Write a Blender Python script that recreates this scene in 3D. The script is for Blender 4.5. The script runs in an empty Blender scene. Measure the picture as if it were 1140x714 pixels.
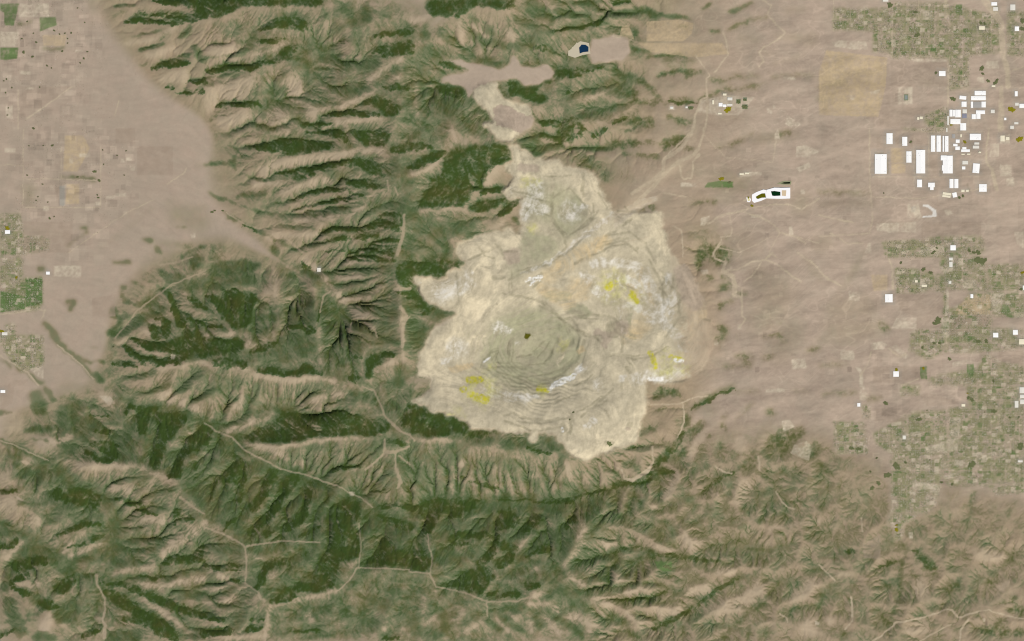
SURVEY = """
T 0 0
D 850,0,5 930,18,14 1030,25,16
d 1030,-5 1145,-5 1145,110 1090,120 1060,70 1040,40
D 690,130,8 760,112,16 860,125,10 960,130,14 1080,115,22
D 760,75,10 840,85,12 930,85,18 1050,110,28
M 630,38,5 740,32,8
M 725,212,8 800,190,7 870,170,5 930,160,4
M 770,285,6 850,265,14 910,245,8
M 780,365,4 830,345,6
D 840,385,5 920,365,18 1040,350,14
M 980,320,10 1050,305,12
M 1000,210,20 1040,180,30 1060,150,20
D 925,487,10 955,487,10
D 980,515,6 1060,520,14 1130,510,10
D 1040,460,6 1138,455,16
M 1080,270,25 1130,340,20
L 900,200,30 960,170,20
L 640,90,20 700,60,10
L 1060,560,6 1138,545,8
L 840,440,6 920,430,6
P 900,440,20 1010,420,40
P 700,240,14 860,220,10 980,150,12
P 820,310,14 960,270,18
T 228 0
d -10,-10 670,-10 650,30 600,55 560,38 500,32 450,42 320,40 210,42 165,70 120,90 50,105 -10,112
D 310,175,5 380,140,25 440,130,40 540,145,40
D 300,235,10 400,230,22 450,215,10
D 320,350,8 370,350,18 440,310,40 500,265,25
D 0,395,8 60,385,22 150,370,30 250,380,25 310,370,8
M 130,410,30 190,420,12
M 10,420,8 90,430,16
M 0,465,18 40,480,12
D 60,590,10 130,580,22 250,580,25 310,580,14
M 260,525,8 340,515,20 420,500,25
M 390,470,18 440,430,22
M 0,330,10 100,310,14 190,310,18 240,270,25 280,190,22
M 640,325,14 750,320,14
D 760,245,8 800,235,6
M 745,165,45
M 680,90,25
M 820,120,30
M 900,40,25 900,110,40
M 780,60,30
M 480,370,10 560,380,20
D 950,200,12 1040,190,16 1138,180,16
D 940,290,14 1020,270,25 1138,255,30
D 1000,310,14 1080,290,25 1138,285,30
M 870,380,40 950,345,35
d 840,580 930,545 1010,545 1110,590 1090,650 1000,655 960,610 900,590
D 1000,490,8 1060,485,18 1130,495,16
D 700,640,14 800,630,18 900,640,16 970,640,8
D 540,700,10 620,690,14 700,695,14
M 570,330,14 575,480,16 570,560,20
M 800,500,30 880,490,20
L 330,90,60 420,80,40
L 80,200,90
L 580,240,50 550,170,40
L 700,380,90 640,520,60
L 1050,60,60
M 220,700,6 330,640,8
M 30,665,8 130,600,6
p 0,480 150,450 300,400 260,490 200,560 80,560 30,650 0,600
P 500,470,50 520,540,40
P 900,465,18 1000,380,15 1090,330,12
P 760,600,14 880,540,14 980,490,12 1080,420,20
P 600,610,50
P 730,685,14 860,675,14 980,660,10
P 270,310,12 380,280,12 460,240,8
P 400,660,60 440,690,60
P 30,280,30 140,290,50
P 100,680,40 230,640,30
T 456 0
d 130,-5 600,-5 580,40 540,65 510,70 440,45 360,45 320,70 270,100 220,100 150,90 100,80 80,40
D 0,260,30 0,262,30
D 0,180,20 5,180,20
M 340,180,30 400,230,30 470,245,25 550,260,20
M 180,200,30 240,230,30
M 100,290,50 170,310,40
M 430,160,30 460,190,20
M 370,110,25
M 90,200,30
M 590,110,25 660,150,25 740,180,20 800,190,14
D 800,185,6 870,160,8 960,155,8 1060,130,12
M 680,40,60 750,80,40 790,120,25
M 810,60,20 880,80,25 970,80,18
M 850,20,14 980,20,20 1050,10,14
M 620,250,50 700,230,40
D 700,270,14 740,265,25
M 790,290,30
D 180,360,20 250,370,20 330,385,8
d 150,450 220,465 300,485 320,520 350,530 250,555 150,520
d 545,445 600,450 630,475 700,470 760,445 810,440 820,455 740,475 700,520 780,540 770,570 680,575 640,545 560,540 550,500
D 800,415,14 850,410,25 950,420,14
D 900,385,6 1020,395,6
D 1040,380,6 1070,378,6
M 880,560,10 930,530,20 1000,500,16 1080,460,14
D 880,515,14
M 770,690,20 860,680,18 950,650,18 1050,620,18 1138,590,18
D 740,690,16 850,685,22 920,665,18
M 220,600,60 220,660,40
M 400,625,22
M 350,310,25 
M 440,340,30 500,370,25
M 70,380,40 80,500,25
M 170,400,20
L 60,600,60
L 300,270,40
P 280,120,10 290,200,12 300,260,8
P 150,60,5 60,110,15 20,120,20
P 340,140,8 420,200,10
P 720,10,8 790,50,10 830,130,12
P 560,190,30 590,210,30
P 40,470,12 40,640,14
P 170,620,6 240,690,8
P 700,590,5 740,620,10
P 980,560,10 1060,520,12 1138,490,14
T 0 0
G 20,20 105,20 75,145 25,140
G 0,20 60,20 100,30 20,70 0,60
G 0,265 100,265 95,325 40,335 0,330
G 220,95 310,95 315,140 220,175
q 110,20 270,20 270,95 100,95
q 0,175 105,180 105,260 0,260
y 235,195 370,195 360,255 240,255
q 415,278 460,278 460,290 415,290
q 110,395 170,395 170,415 110,415
q 140,485 185,485 185,498 140,498
K 200,235,10 130,290,14 180,315,12 345,285,10 300,170,9 330,190,8 360,185,8 395,183,9 375,215,7 375,240,6
K 260,365,9 285,378,7 485,288,8 465,325,10 445,350,8 120,215,8 150,120,8 430,45,6 470,125,6 220,485,7 65,487,8 30,515,8 35,440,8 185,185,7
K 45,600,7 40,640,6 20,450,6
M 250,270,7 300,268,8 350,266,7
M 100,130,6 180,120,6
L 500,0,6 505,150,6
R 150,660,5 280,570,5 400,480,4
R 100,500,4 100,714,4
R 640,640,4 660,560,4
q 20,420 60,420 60,445 20,445
q 30,590 70,590 70,660 30,660
b 110,480 400,480 150,650 110,650
T 684 0
D 0,10,20 80,5,14
M 0,80,12 90,60,18 170,55,22 240,85,18 380,95,10 420,108,5
L 230,95,20 300,80,10
M 480,50,5 540,20,6
M 640,70,6 700,45,14 760,15,10
M 630,165,8 700,135,12 760,110,8 860,90,8
M 80,255,8 130,280,16 200,285,8
M 180,320,6 250,310,10 350,305,10 430,325,8
L 300,340,40 400,340,50
M 230,430,8 330,395,12 420,400,14 490,400,8
M 400,430,8 430,400,10
M 0,390,20 60,420,25 150,450,20 200,490,14 250,540,12
M 0,480,60 100,520,40
M 0,590,12 110,570,14 300,570,8
D 310,565,10 380,575,14 450,570,8
M 460,560,6 520,530,10 600,505,10 700,490,10 800,480,10 850,450,6
M 530,440,6 600,450,8 680,425,8 800,425,6
M 880,425,6 970,415,5 1100,425,6
D 0,680,14 60,655,12
M 60,640,6 130,610,10
M 300,650,12 400,680,20
M 100,670,30 200,680,30
L 700,210,10 800,230,6
L 820,290,8 900,300,6
L 880,350,6 1000,330,8 1060,290,6
L 600,660,8 740,650,6
L 960,60,14 1060,50,8
L 900,200,14 1100,220,30
M 120,185,20
M 30,125,14
M 355,145,7 410,152,7
M 540,170,14 570,180,12
y 180,120 360,110 440,130 430,190 380,230 180,230
y 130,240 300,240 600,240 640,300 450,320 200,290
y 40,150 80,140 110,220 30,200
q 880,585 905,585 905,605 880,605
q 960,640 1035,690 1000,720 950,690
q 850,600 880,620 875,635 850,625
q 305,588 335,588 335,612 305,612
q 940,430 1000,428 1010,445 950,440
q 480,560 620,530 780,540 700,640 560,640 450,620
R 830,0,8 870,30,8 855,80,7 900,140,7 950,180,8 900,230,7 830,260,7 805,290,8 830,340,8 800,375,6
R 450,310,7 500,370,7 530,420,6 510,440,6 515,520,8 515,640,8 505,714,8
R 600,180,8 620,220,8 630,300,6 590,360,8 560,400,8
R 440,714,12 450,640,10 480,560,8 520,540,6
R 0,200,12 60,210,8 130,235,6
K 690,565,12
K 725,595,14
K 725,555,8
K 425,600,12
Y 630,610,22
T 912 0
S 80,45 400,45 420,15 700,15 950,80 1000,120 1000,290 830,310 830,480 720,500 720,320 400,320 400,290 300,290 300,170 80,165
S 1045,60 1140,60 1140,310 1045,310
S 990,30 1000,70 960,60 960,20
S 570,640 720,590 720,714 610,714
y 40,280 380,320 370,480 330,650 0,640 0,400
q 70,235 110,225 260,230 275,275 200,275 90,260
M 0,400,6 90,400,7 160,410,9 260,395,6 370,398,4
M 0,440,6 60,435,8 140,450,10 90,470,12 0,480,10
M 0,550,14 50,545,10
M 120,555,6 160,545,10
b 400,335 720,335 720,480 400,480
b 350,500 440,500 440,580 350,580
b 350,590 700,580 500,690 340,714 330,650
q 440,485 520,485 520,580 440,580
k 470,525 495,525 495,560 470,560
q 510,325 710,330 710,345 520,345
q 170,530 195,530 195,555 170,555
q 280,510 340,495 330,520 290,525
R 705,0,12 705,90,12
R 920,0,25 1010,120,22 1018,200,22 1020,300,22 1050,400,18 1050,480,18
R 1075,390,6 1140,370,6
R 1015,480,14 1010,714,25
R 555,0,4 555,110,4
R 405,170,4 405,320,4
R 80,0,4 80,170,4
R 720,320,4 718,590,4
K 395,25,14 392,35,10
K 535,68,10
K 900,128,10 920,130,8
K 545,195,14
K 905,380,14 910,410,8
K 650,405,8
K 940,450,10 980,460,12 990,445,8
M 610,460,10
q 575,60 630,60 630,110 575,110
q 450,185 480,185 480,220 450,220
q 880,430 915,425 920,460 880,460
G 760,25 795,25 795,80 760,80
G 620,265 650,265 650,285 620,285
q 930,340 1000,340 1000,380 920,380
Y 735,690,12
Y 1070,608,22
K 745,550,14
K 1130,115,14
K 1130,160,14
T 0 143
K 290,95,12
K 185,0,12
K 150,260,8
K 235,310,8
K 525,240,16
K 550,290,14
K 430,270,10
K 540,370,8 545,385,10
K 240,95,6
K 160,97,6
K 275,500,12 300,490,6
M 480,555,12 450,550,8
M 480,575,10
M 370,655,10 395,640,10
M 400,630,3 470,585,3
M 340,270,8 430,270,8 530,290,8
L 160,350,40 160,410,25
S 0,480 110,470 130,600 270,600 270,675 130,700 0,714
q 25,110 85,110 85,135 25,135
q 590,375 640,375 640,390 590,390
q 440,140 500,140 500,160 440,160
q 385,165 405,165 405,195 385,195
b 760,100 960,100 960,260 760,260
b 640,0 750,0 750,85 640,85
b 300,320 350,330 350,430 330,430
y 360,40 460,40 500,110 430,240 350,240
k 330,320 360,320 360,430 330,430
y 370,310 440,310 440,420 365,420
b 130,520 400,520 400,690 130,690
Y 40,555,16
L 800,610,8 900,640,14 1000,645,14 1050,655,20
M 870,660,12 890,690,14
M 1010,714,8 1060,680,8 1138,655,10
M 800,615,12 850,625,12
L 560,660,4 640,610,4 730,540,4 850,440,4
L 700,490,4 800,420,4
L 920,420,8 960,390,8
L 1090,210,8 1138,200,8
L 1050,460,8 1138,435,14
M 980,550,5 1040,555,6
L 1000,480,60 1100,520,60
R 930,310,5 1020,250,5 1040,220,5
q 1060,590 1085,580 1085,610 1060,610
T 228 143
K 40,465,8 55,457,6 100,458,6
M 250,110,8 310,100,14 360,95,20
D 280,110,10 360,110,28 440,100,50 600,100,40 700,100,18
L 430,50,20 480,20,20
D 560,20,10 700,30,18 780,70,14
D 700,5,10 770,30,14
d 800,10 1050,0 1030,60 1010,110 890,100 840,60
D 1050,120,20 1138,110,30
M 190,260,8 240,260,10 300,290,10 370,290,10
M 0,200,10 130,195,16
M 170,100,6 180,140,8 150,190,20 170,230,12
L 200,180,60
D 390,260,5 450,240,12 600,225,20 740,195,24 860,190,28
d 480,250 600,240 630,265 560,290 490,285
d 850,180 930,180 1010,240 1000,290 940,275 870,240
M 700,240,40 770,280,35
d 720,300 800,285 900,290 1010,320 980,350 900,345 820,325
M 440,355,5 500,325,6 530,315,4
D 510,390,5 590,355,16 680,345,14 780,345,14 880,372,6
D 600,440,5 650,420,14 740,400,14 880,378,6
M 340,440,6 400,415,8 480,405,6
M 400,490,6 500,490,6 620,480,8 720,465,10 800,430,12
L 500,440,30 450,460,25
M 820,510,5 890,490,12 960,455,16 1020,430,16
M 20,350,6 60,380,8 150,410,8 220,440,8 330,470,10 400,490,6
L 280,380,50 340,360,30
M 180,380,12 340,365,14
M 110,470,6 160,500,8 200,520,6 280,560,8 340,590,10 420,630,12 470,660,8 530,700,8
M 130,500,10 170,505,10
D 220,545,6 290,570,8
M 340,555,5 440,545,7 540,550,10 620,560,8
d 640,560 740,535 830,550 900,545 1000,460 1050,450 1105,480 1095,580 960,575 850,580 700,585 650,580
D 680,625,6 780,610,14 900,605,20 960,595,20
D 660,680,8 780,680,8 860,690,18 980,660,60 1060,640,40
M 580,660,12 640,655,8
M 380,660,20 400,690,20
M 1060,200,40 1100,260,50
M 1060,430,50 1130,420,40 1138,340,40
L 60,690,60
M 0,660,12
P 320,240,30 390,200,25 520,180,30 680,160,22 850,125,18 1000,125,10
P 440,350,20 560,310,18 680,285,25
P 280,310,20 420,300,10
P 500,520,10 640,500,10 800,490,8 900,420,10
P 350,600,20 560,590,10 630,590,10
R 1015,290,8 1020,350,8
R 1060,330,8 1070,370,6
R 900,380,10 960,370,5
R 120,470,5 230,540,5 420,580,8 470,630,10 560,700,10
R 1110,480,10 1100,600,12 1070,700,12
T 0 143
R 128,0,4 128,440,4
R 128,440,4 560,440,3
R 0,200,3 128,205,3
R 340,100,3 340,280,3
R 128,280,3 540,290,4
R 560,100,4 560,430,4
R 380,690,4 700,470,3 850,400,4
L 140,560,10 400,600,6
q 670,170 690,170 690,190 670,190
q 720,210 750,210 750,235 720,235
q 700,160 730,160 730,180 700,180
q 240,430 270,430 270,460 240,460
q 640,360 700,360 700,380 640,380
q 530,410 560,410 560,430 530,430
K 570,120,6 575,200,6 650,150,5 690,260,5 200,400,6 265,410,6 210,380,5 700,125,7
T 684 143
R 0,650,5 200,600,4
R 560,660,4 700,690,4 800,640,4 880,600,4
R 820,430,4 700,455,5 580,500,4 500,530,4
R 1138,640,4 1000,600,4
R 920,580,5 860,690,4 900,714,4
R 500,40,4 620,160,3 880,190,4 900,60,4
L 560,520,8 660,600,8
M 600,600,10 640,600,8
L 480,620,60 620,680,60
T 456 143
D 0,110,20 60,100,20 120,110,14
D 0,220,16 60,195,25 130,160,25 190,140,14
d 250,110 420,85 490,80 570,115 575,160 530,200 480,210 430,280 400,330 350,370 310,430 260,440 40,450 50,400 100,330 110,280 180,240 190,170
M 300,240,14 350,210,16
M 520,160,35
D 400,360,10 470,340,16 520,340,14
d 320,440 380,400 470,395 540,380 560,400 480,440 400,470 330,455
D 500,490,14 560,430,30 610,400,16
M 600,520,16 580,500,10
M 0,470,30 60,540,50 
M 150,540,60 260,560,50 330,540,40
M 60,660,60 160,620,50
M 220,690,30
M 330,610,30 380,580,20
M 30,300,25 0,300,25
M 0,60,20 60,20,20
M 170,10,20
M 340,20,25
M 640,90,40 700,60,40
D 740,40,20 820,70,14 860,40,50 930,10,50
D 1020,40,20 1080,10,20
M 690,130,30 760,110,30 840,90,20
M 870,110,10 960,105,14 1060,115,12 1138,95,20
L 930,170,40 1040,210,40
M 1000,190,10 1060,215,12
L 1100,270,40
P 50,455,10 180,455,12 320,450,8
P 0,260,12 80,245,12 150,190,12 210,140,12
P 0,340,20 40,310,10
P 440,290,30 480,220,30
P 230,10,10 260,70,10
P 150,500,20 200,520,25
P 380,560,20 450,560,10 520,520,10
P 70,610,8 120,640,8
P 80,670,25
T 684 143
M 0,85,20 80,80,24 160,85,14 220,70,10
M 50,15,20 120,15,10
M 50,135,6 180,150,8 240,155,14
M 280,90,25 380,60,30
M 420,110,20 400,120,14
L 60,260,40
M 580,95,5 640,95,8 720,60,8 780,30,6
L 440,420,10 560,400,12 700,410,12
M 430,425,8 480,405,8 560,405,10
M 130,460,6 170,440,12 220,440,10
L 600,310,60 720,310,50
G 520,300 600,290 600,330 500,330
G 600,295 660,295 660,330 600,330
Y 595,280,16
K 640,300,8
q 370,300 460,305 460,325 370,325
q 0,480 150,390 240,375 240,400 110,470 0,560
q 695,248 770,240 820,245 820,260 700,270
R 0,520,12 80,450,14 220,320,14 280,250,14 350,190,14 440,150,14 470,110,12 490,40,10 500,0,10
R 470,150,12 440,180,8 430,270,8 390,285,8 370,260,8 360,200,8
R 100,360,14 200,300,12 270,240,14 280,170,14 360,120,14 400,70,14 430,30,10 435,0,10
R 280,160,8 450,0,6
R 520,530,10 600,480,8 700,460,8 800,490,7 890,540,7 920,580,8 1000,600,8 1060,640,8
R 640,480,5 655,560,5 645,600,5 590,605,5 600,640,5 550,690,5 545,714,5
R 330,540,7 370,570,10 380,640,7 380,714,6
R 720,400,6 760,385,6
R 1138,390,10 1040,450,6 960,420,6 820,430,6
R 280,360,8 400,380,8
q 480,500 530,485 530,510 500,540 480,540
q 1010,100 1070,95 1140,130 1080,160 1010,160
q 1010,220 1080,190 1090,215 1030,245
q 1035,340 1055,340 1060,365 1035,365
q 760,480 810,480 815,495 760,495
q 970,550 990,545 995,590 970,595
q 890,30 910,0 920,60 890,60
Y 745,385,8
Y 765,430,10
b 1020,600 1080,600 1070,650 1030,640
b 1090,600 1138,600 1138,670 1090,670
L 800,60,30 1000,30,30
L 500,640,100 700,660,100
L 1040,410,60
M 915,30,14 970,30,20
T 912 143
b 320,50 370,50 370,130 320,130
b 420,50 520,50 520,100 420,100
b 540,60 620,60 620,120 540,120
y 400,110 480,110 480,190 400,190
y 400,195 480,195 480,250 400,250
b 605,130 680,130 680,250 605,250
b 700,520 900,520 900,590 700,590
b 570,520 700,520 700,640 570,640
Y 1115,60,22
Y 810,75,12
K 800,375,8 780,385,8
K 360,360,4
K 640,685,8 655,665,6 630,695,8
K 885,690,14 860,690,10
K 835,680,10
K 510,75,8
K 705,180,4
M 0,355,8 60,355,10 200,358,8 270,355,6
L 0,430,10 120,410,14 300,420,10
L 340,540,6 420,540,8 530,530,6
R 0,480,6 120,510,8 190,525,8
R 280,0,6 283,330,6 300,500,5 280,580,7
R 0,600,4 280,585,6
R 945,0,10 930,100,10 930,180,10 960,230,12 990,340,14
R 950,330,4 560,390,4 300,380,4
R 60,580,6 160,640,6 240,640,6
W 575,425 610,425 650,455 655,490 575,497 575,486 630,484 632,465 610,440 575,433
q 490,420 550,400 570,500 490,495
k 515,435 540,435 540,465 515,465
q 690,450 730,455 745,475 710,485
q 320,530 540,520 540,580 320,570
q 380,550 420,550 420,580 380,580
q 1005,50 1060,30 1060,85 1005,85
q 950,85 1000,85 1000,160 950,160
q 1005,200 1070,200 1070,265 1005,265
q 1040,280 1080,270 1090,320 1040,320
q 1085,575 1138,575 1138,670 1100,640
q 270,635 290,635 290,695 250,695
S 350,630 560,620 680,600 910,600 920,680 830,714 370,714
S 440,0 700,0 690,20 600,20
L 640,40,30
L 0,640,40 50,630,30
q 600,660 690,650 700,690 600,714 540,690
T 0 286
S 0,0 120,0 125,110 30,130 0,120
S 0,120 230,110 240,260 200,300 0,310
G 140,120 235,120 235,260 140,280
G 0,190 140,220 140,290 0,310
K 180,145,12
K 210,260,14
K 200,120,8
S 0,430 240,440 240,605 120,640 60,570 0,500
S 30,370 80,370 80,430 30,430
Y 10,415,14
Y 90,115,10
M 210,70,10 245,75,12
q 300,50 450,50 450,110 300,110
q 400,90 440,90 440,115 400,115
b 510,230 640,210 640,330 510,340
M 370,250,14 420,245,10 390,290,20
M 245,370,14 290,420,22 330,480,20 400,550,14 460,600,16 510,650,20 570,690,20
M 430,550,6 500,590,8
M 500,505,3 550,510,4
M 75,580,12 115,630,20
M 0,570,6 60,610,8
M 150,640,10 200,690,14 230,700,14
M 635,30,14 720,30,12
M 790,120,4 860,150,8 910,190,12 940,215,14
M 680,170,14 700,165,6
M 660,190,5 690,220,8
M 690,250,16 720,260,14
M 740,140,5 800,180,8
M 890,80,20 930,120,30 1000,130,40
M 1090,30,50
M 600,430,14 640,420,25 680,340,14
M 630,310,30
M 650,340,10 700,330,20
M 760,270,20 850,250,40
M 1010,170,30 1120,150,40
L 1060,90,60
D 940,205,10 960,250,14 980,320,20 1010,370,30
D 1050,230,10 1100,270,20 1138,290,14
D 870,340,8 920,370,25 920,430,30
D 850,400,20 870,440,30
D 730,450,8 770,480,18 850,500,30 930,500,40 1020,500,60 1100,470,50
D 690,500,14 740,540,25 820,580,30 920,590,25 1020,560,30
D 630,590,10 700,600,14 760,605,12
D 1040,340,8 1138,380,14
D 1080,400,30 1050,420,30
M 680,430,20 750,370,30 830,320,30 900,300,30
M 1000,540,60 1100,520,50
M 500,585,6 590,580,8
M 650,705,8 720,670,10 760,650,10
M 750,690,14 810,650,12
M 1040,700,25 1100,640,30 1138,620,20
L 900,680,50 960,650,40
L 600,650,40
P 780,400,14 830,430,14
P 740,500,5 830,530,10 910,555,8
P 640,500,8 690,460,12
P 880,620,10 1000,605,10 1138,580,10
R 890,45,8 970,35,10 1070,0,8
R 640,450,7 710,370,7 760,300,7 850,230,7 960,150,7 1138,80,7
R 0,320,6 100,310,6 200,290,6 250,300,6 230,340,6
R 320,490,5 460,610,5 520,680,5
R 0,545,6 80,600,6 150,640,8 210,714,8
q 950,540 975,545 970,570 950,570
q 160,620 240,610 240,680 200,660
b 60,690 160,680 130,714 40,714
K 630,500,8
K 80,580,8
T 228 286
M 0,160,30 120,150,30 250,130,40
M 60,80,50 200,70,50 290,50,20
M 100,30,10 200,20,10 260,30,10
d 120,180 180,170 240,200 300,200 290,240 270,300 260,370 230,400 190,405 140,390 100,320
D 180,250,50 220,320,45
D 0,220,8 60,240,25 130,330,35 160,380,25
D 0,380,14 90,390,12
D 0,510,60 80,500,50 190,490,35
D 60,590,20 100,590,35 180,600,30 230,600,20
L 80,430,40 180,440,30
M 300,270,8 370,250,8
M 290,330,10 420,320,14 300,350,10 420,350,10
M 280,290,12 420,280,12
M 250,410,14 380,400,14
D 250,530,8 310,520,16 370,490,16 405,465,10
M 420,480,40 440,560,40
M 430,350,8 440,420,8
D 300,640,10 360,625,25 420,650,20
D 420,655,10 520,650,20 560,620,28 640,645,14
M 240,580,8 310,580,10
M 460,100,14 500,110,16
M 560,90,30 620,110,20
M 630,120,8 690,170,8 740,240,8
D 545,40,10 580,70,8
M 460,210,14 500,210,10
M 450,300,20 540,310,20 600,330,20
D 460,390,14 540,390,25 600,410,25
M 580,360,20 600,350,10
M 520,330,50 
M 500,480,60 580,500,50
M 590,260,25
D 640,290,5 630,350,8
L 690,270,60 740,330,50
M 700,420,6 780,330,6
M 800,340,10 790,330,12
M 680,400,6 760,310,5
M 700,540,10 730,480,10 790,450,10
L 760,560,60 700,600,50
M 850,400,40 880,410,40
M 840,470,40 850,520,40
D 840,555,10 870,555,10
d 895,540 940,530 990,570 1000,600 940,620 930,690 890,690 890,630
D 810,680,20 850,670,16 830,690,14
M 740,640,20 750,690,14
M 960,450,40 1030,460,50 1000,390,50
D 990,545,16 1050,545,14
M 970,310,40 1050,330,40
M 980,250,30 1060,270,30
M 740,65,14 850,60,18 960,70,18 1050,60,14
M 760,145,14 850,140,12
D 820,0,20 1050,5,30
M 1100,110,30 1090,40,50
M 1090,210,30 1130,280,30
M 1060,480,30
M 1138,400,30 1138,450,30
S2 1000,640 1138,600 1138,714 940,714
P 340,190,20 400,130,18 390,210,18
P 380,100,30 390,160,20
P 560,20,20 620,80,20 700,180,25 800,260,30 850,320,35
R 640,310,8 660,220,8 700,190,8
P 640,400,12 640,500,14 640,600,14
R 820,370,8 800,420,10
R 890,370,8 940,400,10 960,450,10
P 870,350,14 940,280,10
P 880,110,20 780,120,14 740,115,10
P 780,30,20 900,30,10
P 280,660,14 480,690,16 640,670,14 720,690,14
P 0,600,12 60,600,8 240,620,12
P 780,540,8 800,620,10
P 880,480,6 880,660,8
P 990,600,14 1060,580,14
P 0,440,20 100,430,16 210,430,12
P 20,215,8 40,190,12 100,210,10
P 240,490,20 240,430,14
P 250,490,6 320,490,7 380,450,6
R 1090,280,12 1120,330,12 1100,400,12 1100,500,12
R 1100,370,8 1138,335,8
R 1060,180,14 1138,180,14
P 540,570,10 620,600,12
T 740 270
M 190,150,10 210,40,30 300,60,60
M 215,195,10 255,195,14
M 330,190,14 350,200,10
M 300,250,10 350,250,25
M 400,285,14 445,280,14
M 300,355,12 340,335,8 390,315,9
M 235,430,10
M 270,535,10 340,535,8
M 320,480,20 350,490,10
M 310,580,10
M 410,520,14
M 540,520,8 650,515,14
M 640,560,8 690,550,10
M 600,470,5 680,440,6
M 400,635,12 480,640,20
M 330,685,10 400,690,8 470,685,14
M 560,640,14 620,630,8
M 790,610,8 850,590,14
M 340,110,14 380,40,14
L 600,300,120 560,420,110
L 700,500,80 640,600,70
L 520,180,60
L 780,80,10 830,170,10 880,220,8
L 1110,40,6 1050,150,8 990,250,8
R 310,0,9 270,60,8 280,90,8 340,110,10 320,160,14 380,190,18 390,240,18 385,290,16 430,310,10 430,410,8 450,430,7 415,470,10
R 320,160,10 400,150,8 480,110,8 560,95,10 600,60,8
R 560,95,8 620,120,8 700,180,10 760,220,10
R 540,110,8 500,170,7 440,220,6
R 740,60,8 830,120,8 900,200,10 980,240,8
R 400,240,5 430,250,5 430,320,6
q 405,455 430,455 430,485 405,485
q 200,155 240,150 245,175 210,180
q 275,550 300,555 295,575 275,570
b 830,0 920,0 910,45 830,45
q 1025,275 1080,275 1080,322 1025,322
q 705,650 780,645 790,700 710,705
q 980,600 1050,600 1050,650 980,650
y 160,380 235,375 235,420 190,440 150,560 130,540
T 440 290
d 0,20 60,0 380,0 390,30 300,70 270,95 200,100 100,90 90,120 120,150 40,150 0,130
M 150,40,40 260,60,30
D 20,180,14 100,190,30 150,240,35
D 220,262,12 160,290,25
M 200,300,40 300,295,25
M 60,260,50
M 120,380,60 120,450,50
M 60,480,30
D 150,645,14 130,600,14
M 40,620,50
M 20,680,40
P 40,360,10 80,310,10 190,320,8
P 0,40,8 30,260,10 50,420,10 45,560,10
T 912 286
q 165,190 225,195 225,245 165,240
q 800,130 870,130 870,175 800,175
q 120,520 195,525 195,575 120,570
q 290,480 350,470 380,490 360,515 290,515
q 200,610 230,620 245,660 245,714 225,714 225,650
S 420,60 540,70 700,110 710,260 720,290 800,260 830,200 1030,200 1138,200 1138,330 960,330 960,400 1138,400 1138,500 1000,520 880,530 700,530 600,570 500,520 510,420 560,400 680,400 690,320 690,200 610,180 560,200 430,200
S 670,0 920,0 940,190 720,180 680,60
S 940,40 1138,40 1138,190 940,190
S 600,680 700,650 880,620 920,530 1000,580 1138,600 1138,714 620,714
b 430,210 690,210 690,290 560,340 450,300
b 540,330 690,290 690,390 540,400
b 720,330 950,330 940,390 830,380 820,440 725,440
y 290,100 380,100 380,190 300,190
b 300,110 390,100 390,170 300,170
y 830,210 960,210 950,320 740,320
b 300,610 600,610 600,690 300,700
b 990,530 1138,520 1138,600 1000,580
q 680,340 725,340 722,450 680,450
q 710,180 720,180 720,330 700,330
q 430,340 540,340 540,400 400,400
q 950,205 1030,205 1030,230 1000,310 975,310
q 1085,290 1138,290 1138,335 1085,335
G 1015,265 1050,265 1080,340 1060,340 1015,310
G 820,595 862,595 862,650 840,680 820,640
K 580,70,12 620,88,10
K 885,470,12
K 930,470,12
K 575,505,8
K 640,480,8 670,480,8
K 455,33,8
K 725,568,10
K 890,20,25 920,20,14
K 660,355,20 640,370,10
K 1125,180,10
G 560,610 600,610 600,680 565,680
Y 430,628,12
Y 580,620,10
Y 1130,88,12
R 390,10,8 410,80,8 410,180,10
R 0,80,8 60,130,8
R 290,530,6 270,600,6 230,660,10
R 390,510,6 450,560,8 480,540,10
R 710,390,5 710,530,5
R 460,714,10 550,680,8
q 740,590 820,570 850,580 740,620
M 340,370,14 370,400,16
L 220,50,8 150,160,8 100,210,8
L 0,460,20 200,480,14
L 250,280,60 100,300,60
L 100,400,80 300,400,50
M 0,600,6 150,600,8
K 970,690,8
q 400,500 430,490 500,550 480,570
q 1100,650 1120,650 1120,700 1100,700
T 0 429
b 0,0 80,0 70,100 0,140
M 0,155,14 60,155,12
M 200,60,40 220,120,50 
M 250,20,14 300,80,20
L 380,50,70
M 360,160,50 430,120,40 
M 380,180,60 450,230,60 470,300,50
M 480,200,50 520,240,40
M 340,230,40 380,260,20
M 130,260,14 200,240,20 280,250,20
M 180,300,8 260,310,10
M 470,90,6 540,100,6
M 450,120,8 540,125,10
D 490,170,5 600,170,6
M 470,210,10 660,215,12
D 530,260,14 600,265,14
M 550,290,20 680,280,25
D 500,330,14 560,340,20 640,390,25
D 480,370,14 540,410,18 620,420,16
D 560,320,14 640,340,25
M 700,310,70 690,370,60
D 705,150,16 710,110,8 760,130,20 860,135,22
M 800,115,10 900,120,14 1000,140,18
D 800,170,40 790,250,30
M 720,240,40
d 870,150 930,140 1000,150 1050,170 1020,230 960,290 930,350 900,420 890,470 830,450 800,400 850,350 870,260
M 820,220,30 800,330,40 870,300,30
M 960,380,40
D 1040,350,30 1000,420,30 980,490,30 940,510,14
D 1138,260,50 1080,330,40
D 1090,450,25
M 1020,460,40
M 640,30,18 680,80,20 750,90,18
M 750,50,8 830,40,14 920,20,14
M 950,60,10 1000,30,25 1050,0,25
M 1060,110,14 1120,70,14
M 930,0,20
M 550,540,5 640,545,6 680,520,10 800,520,25
M 760,600,6 800,580,8
M 790,630,8 920,580,10
M 1000,545,18 1060,540,14
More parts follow.
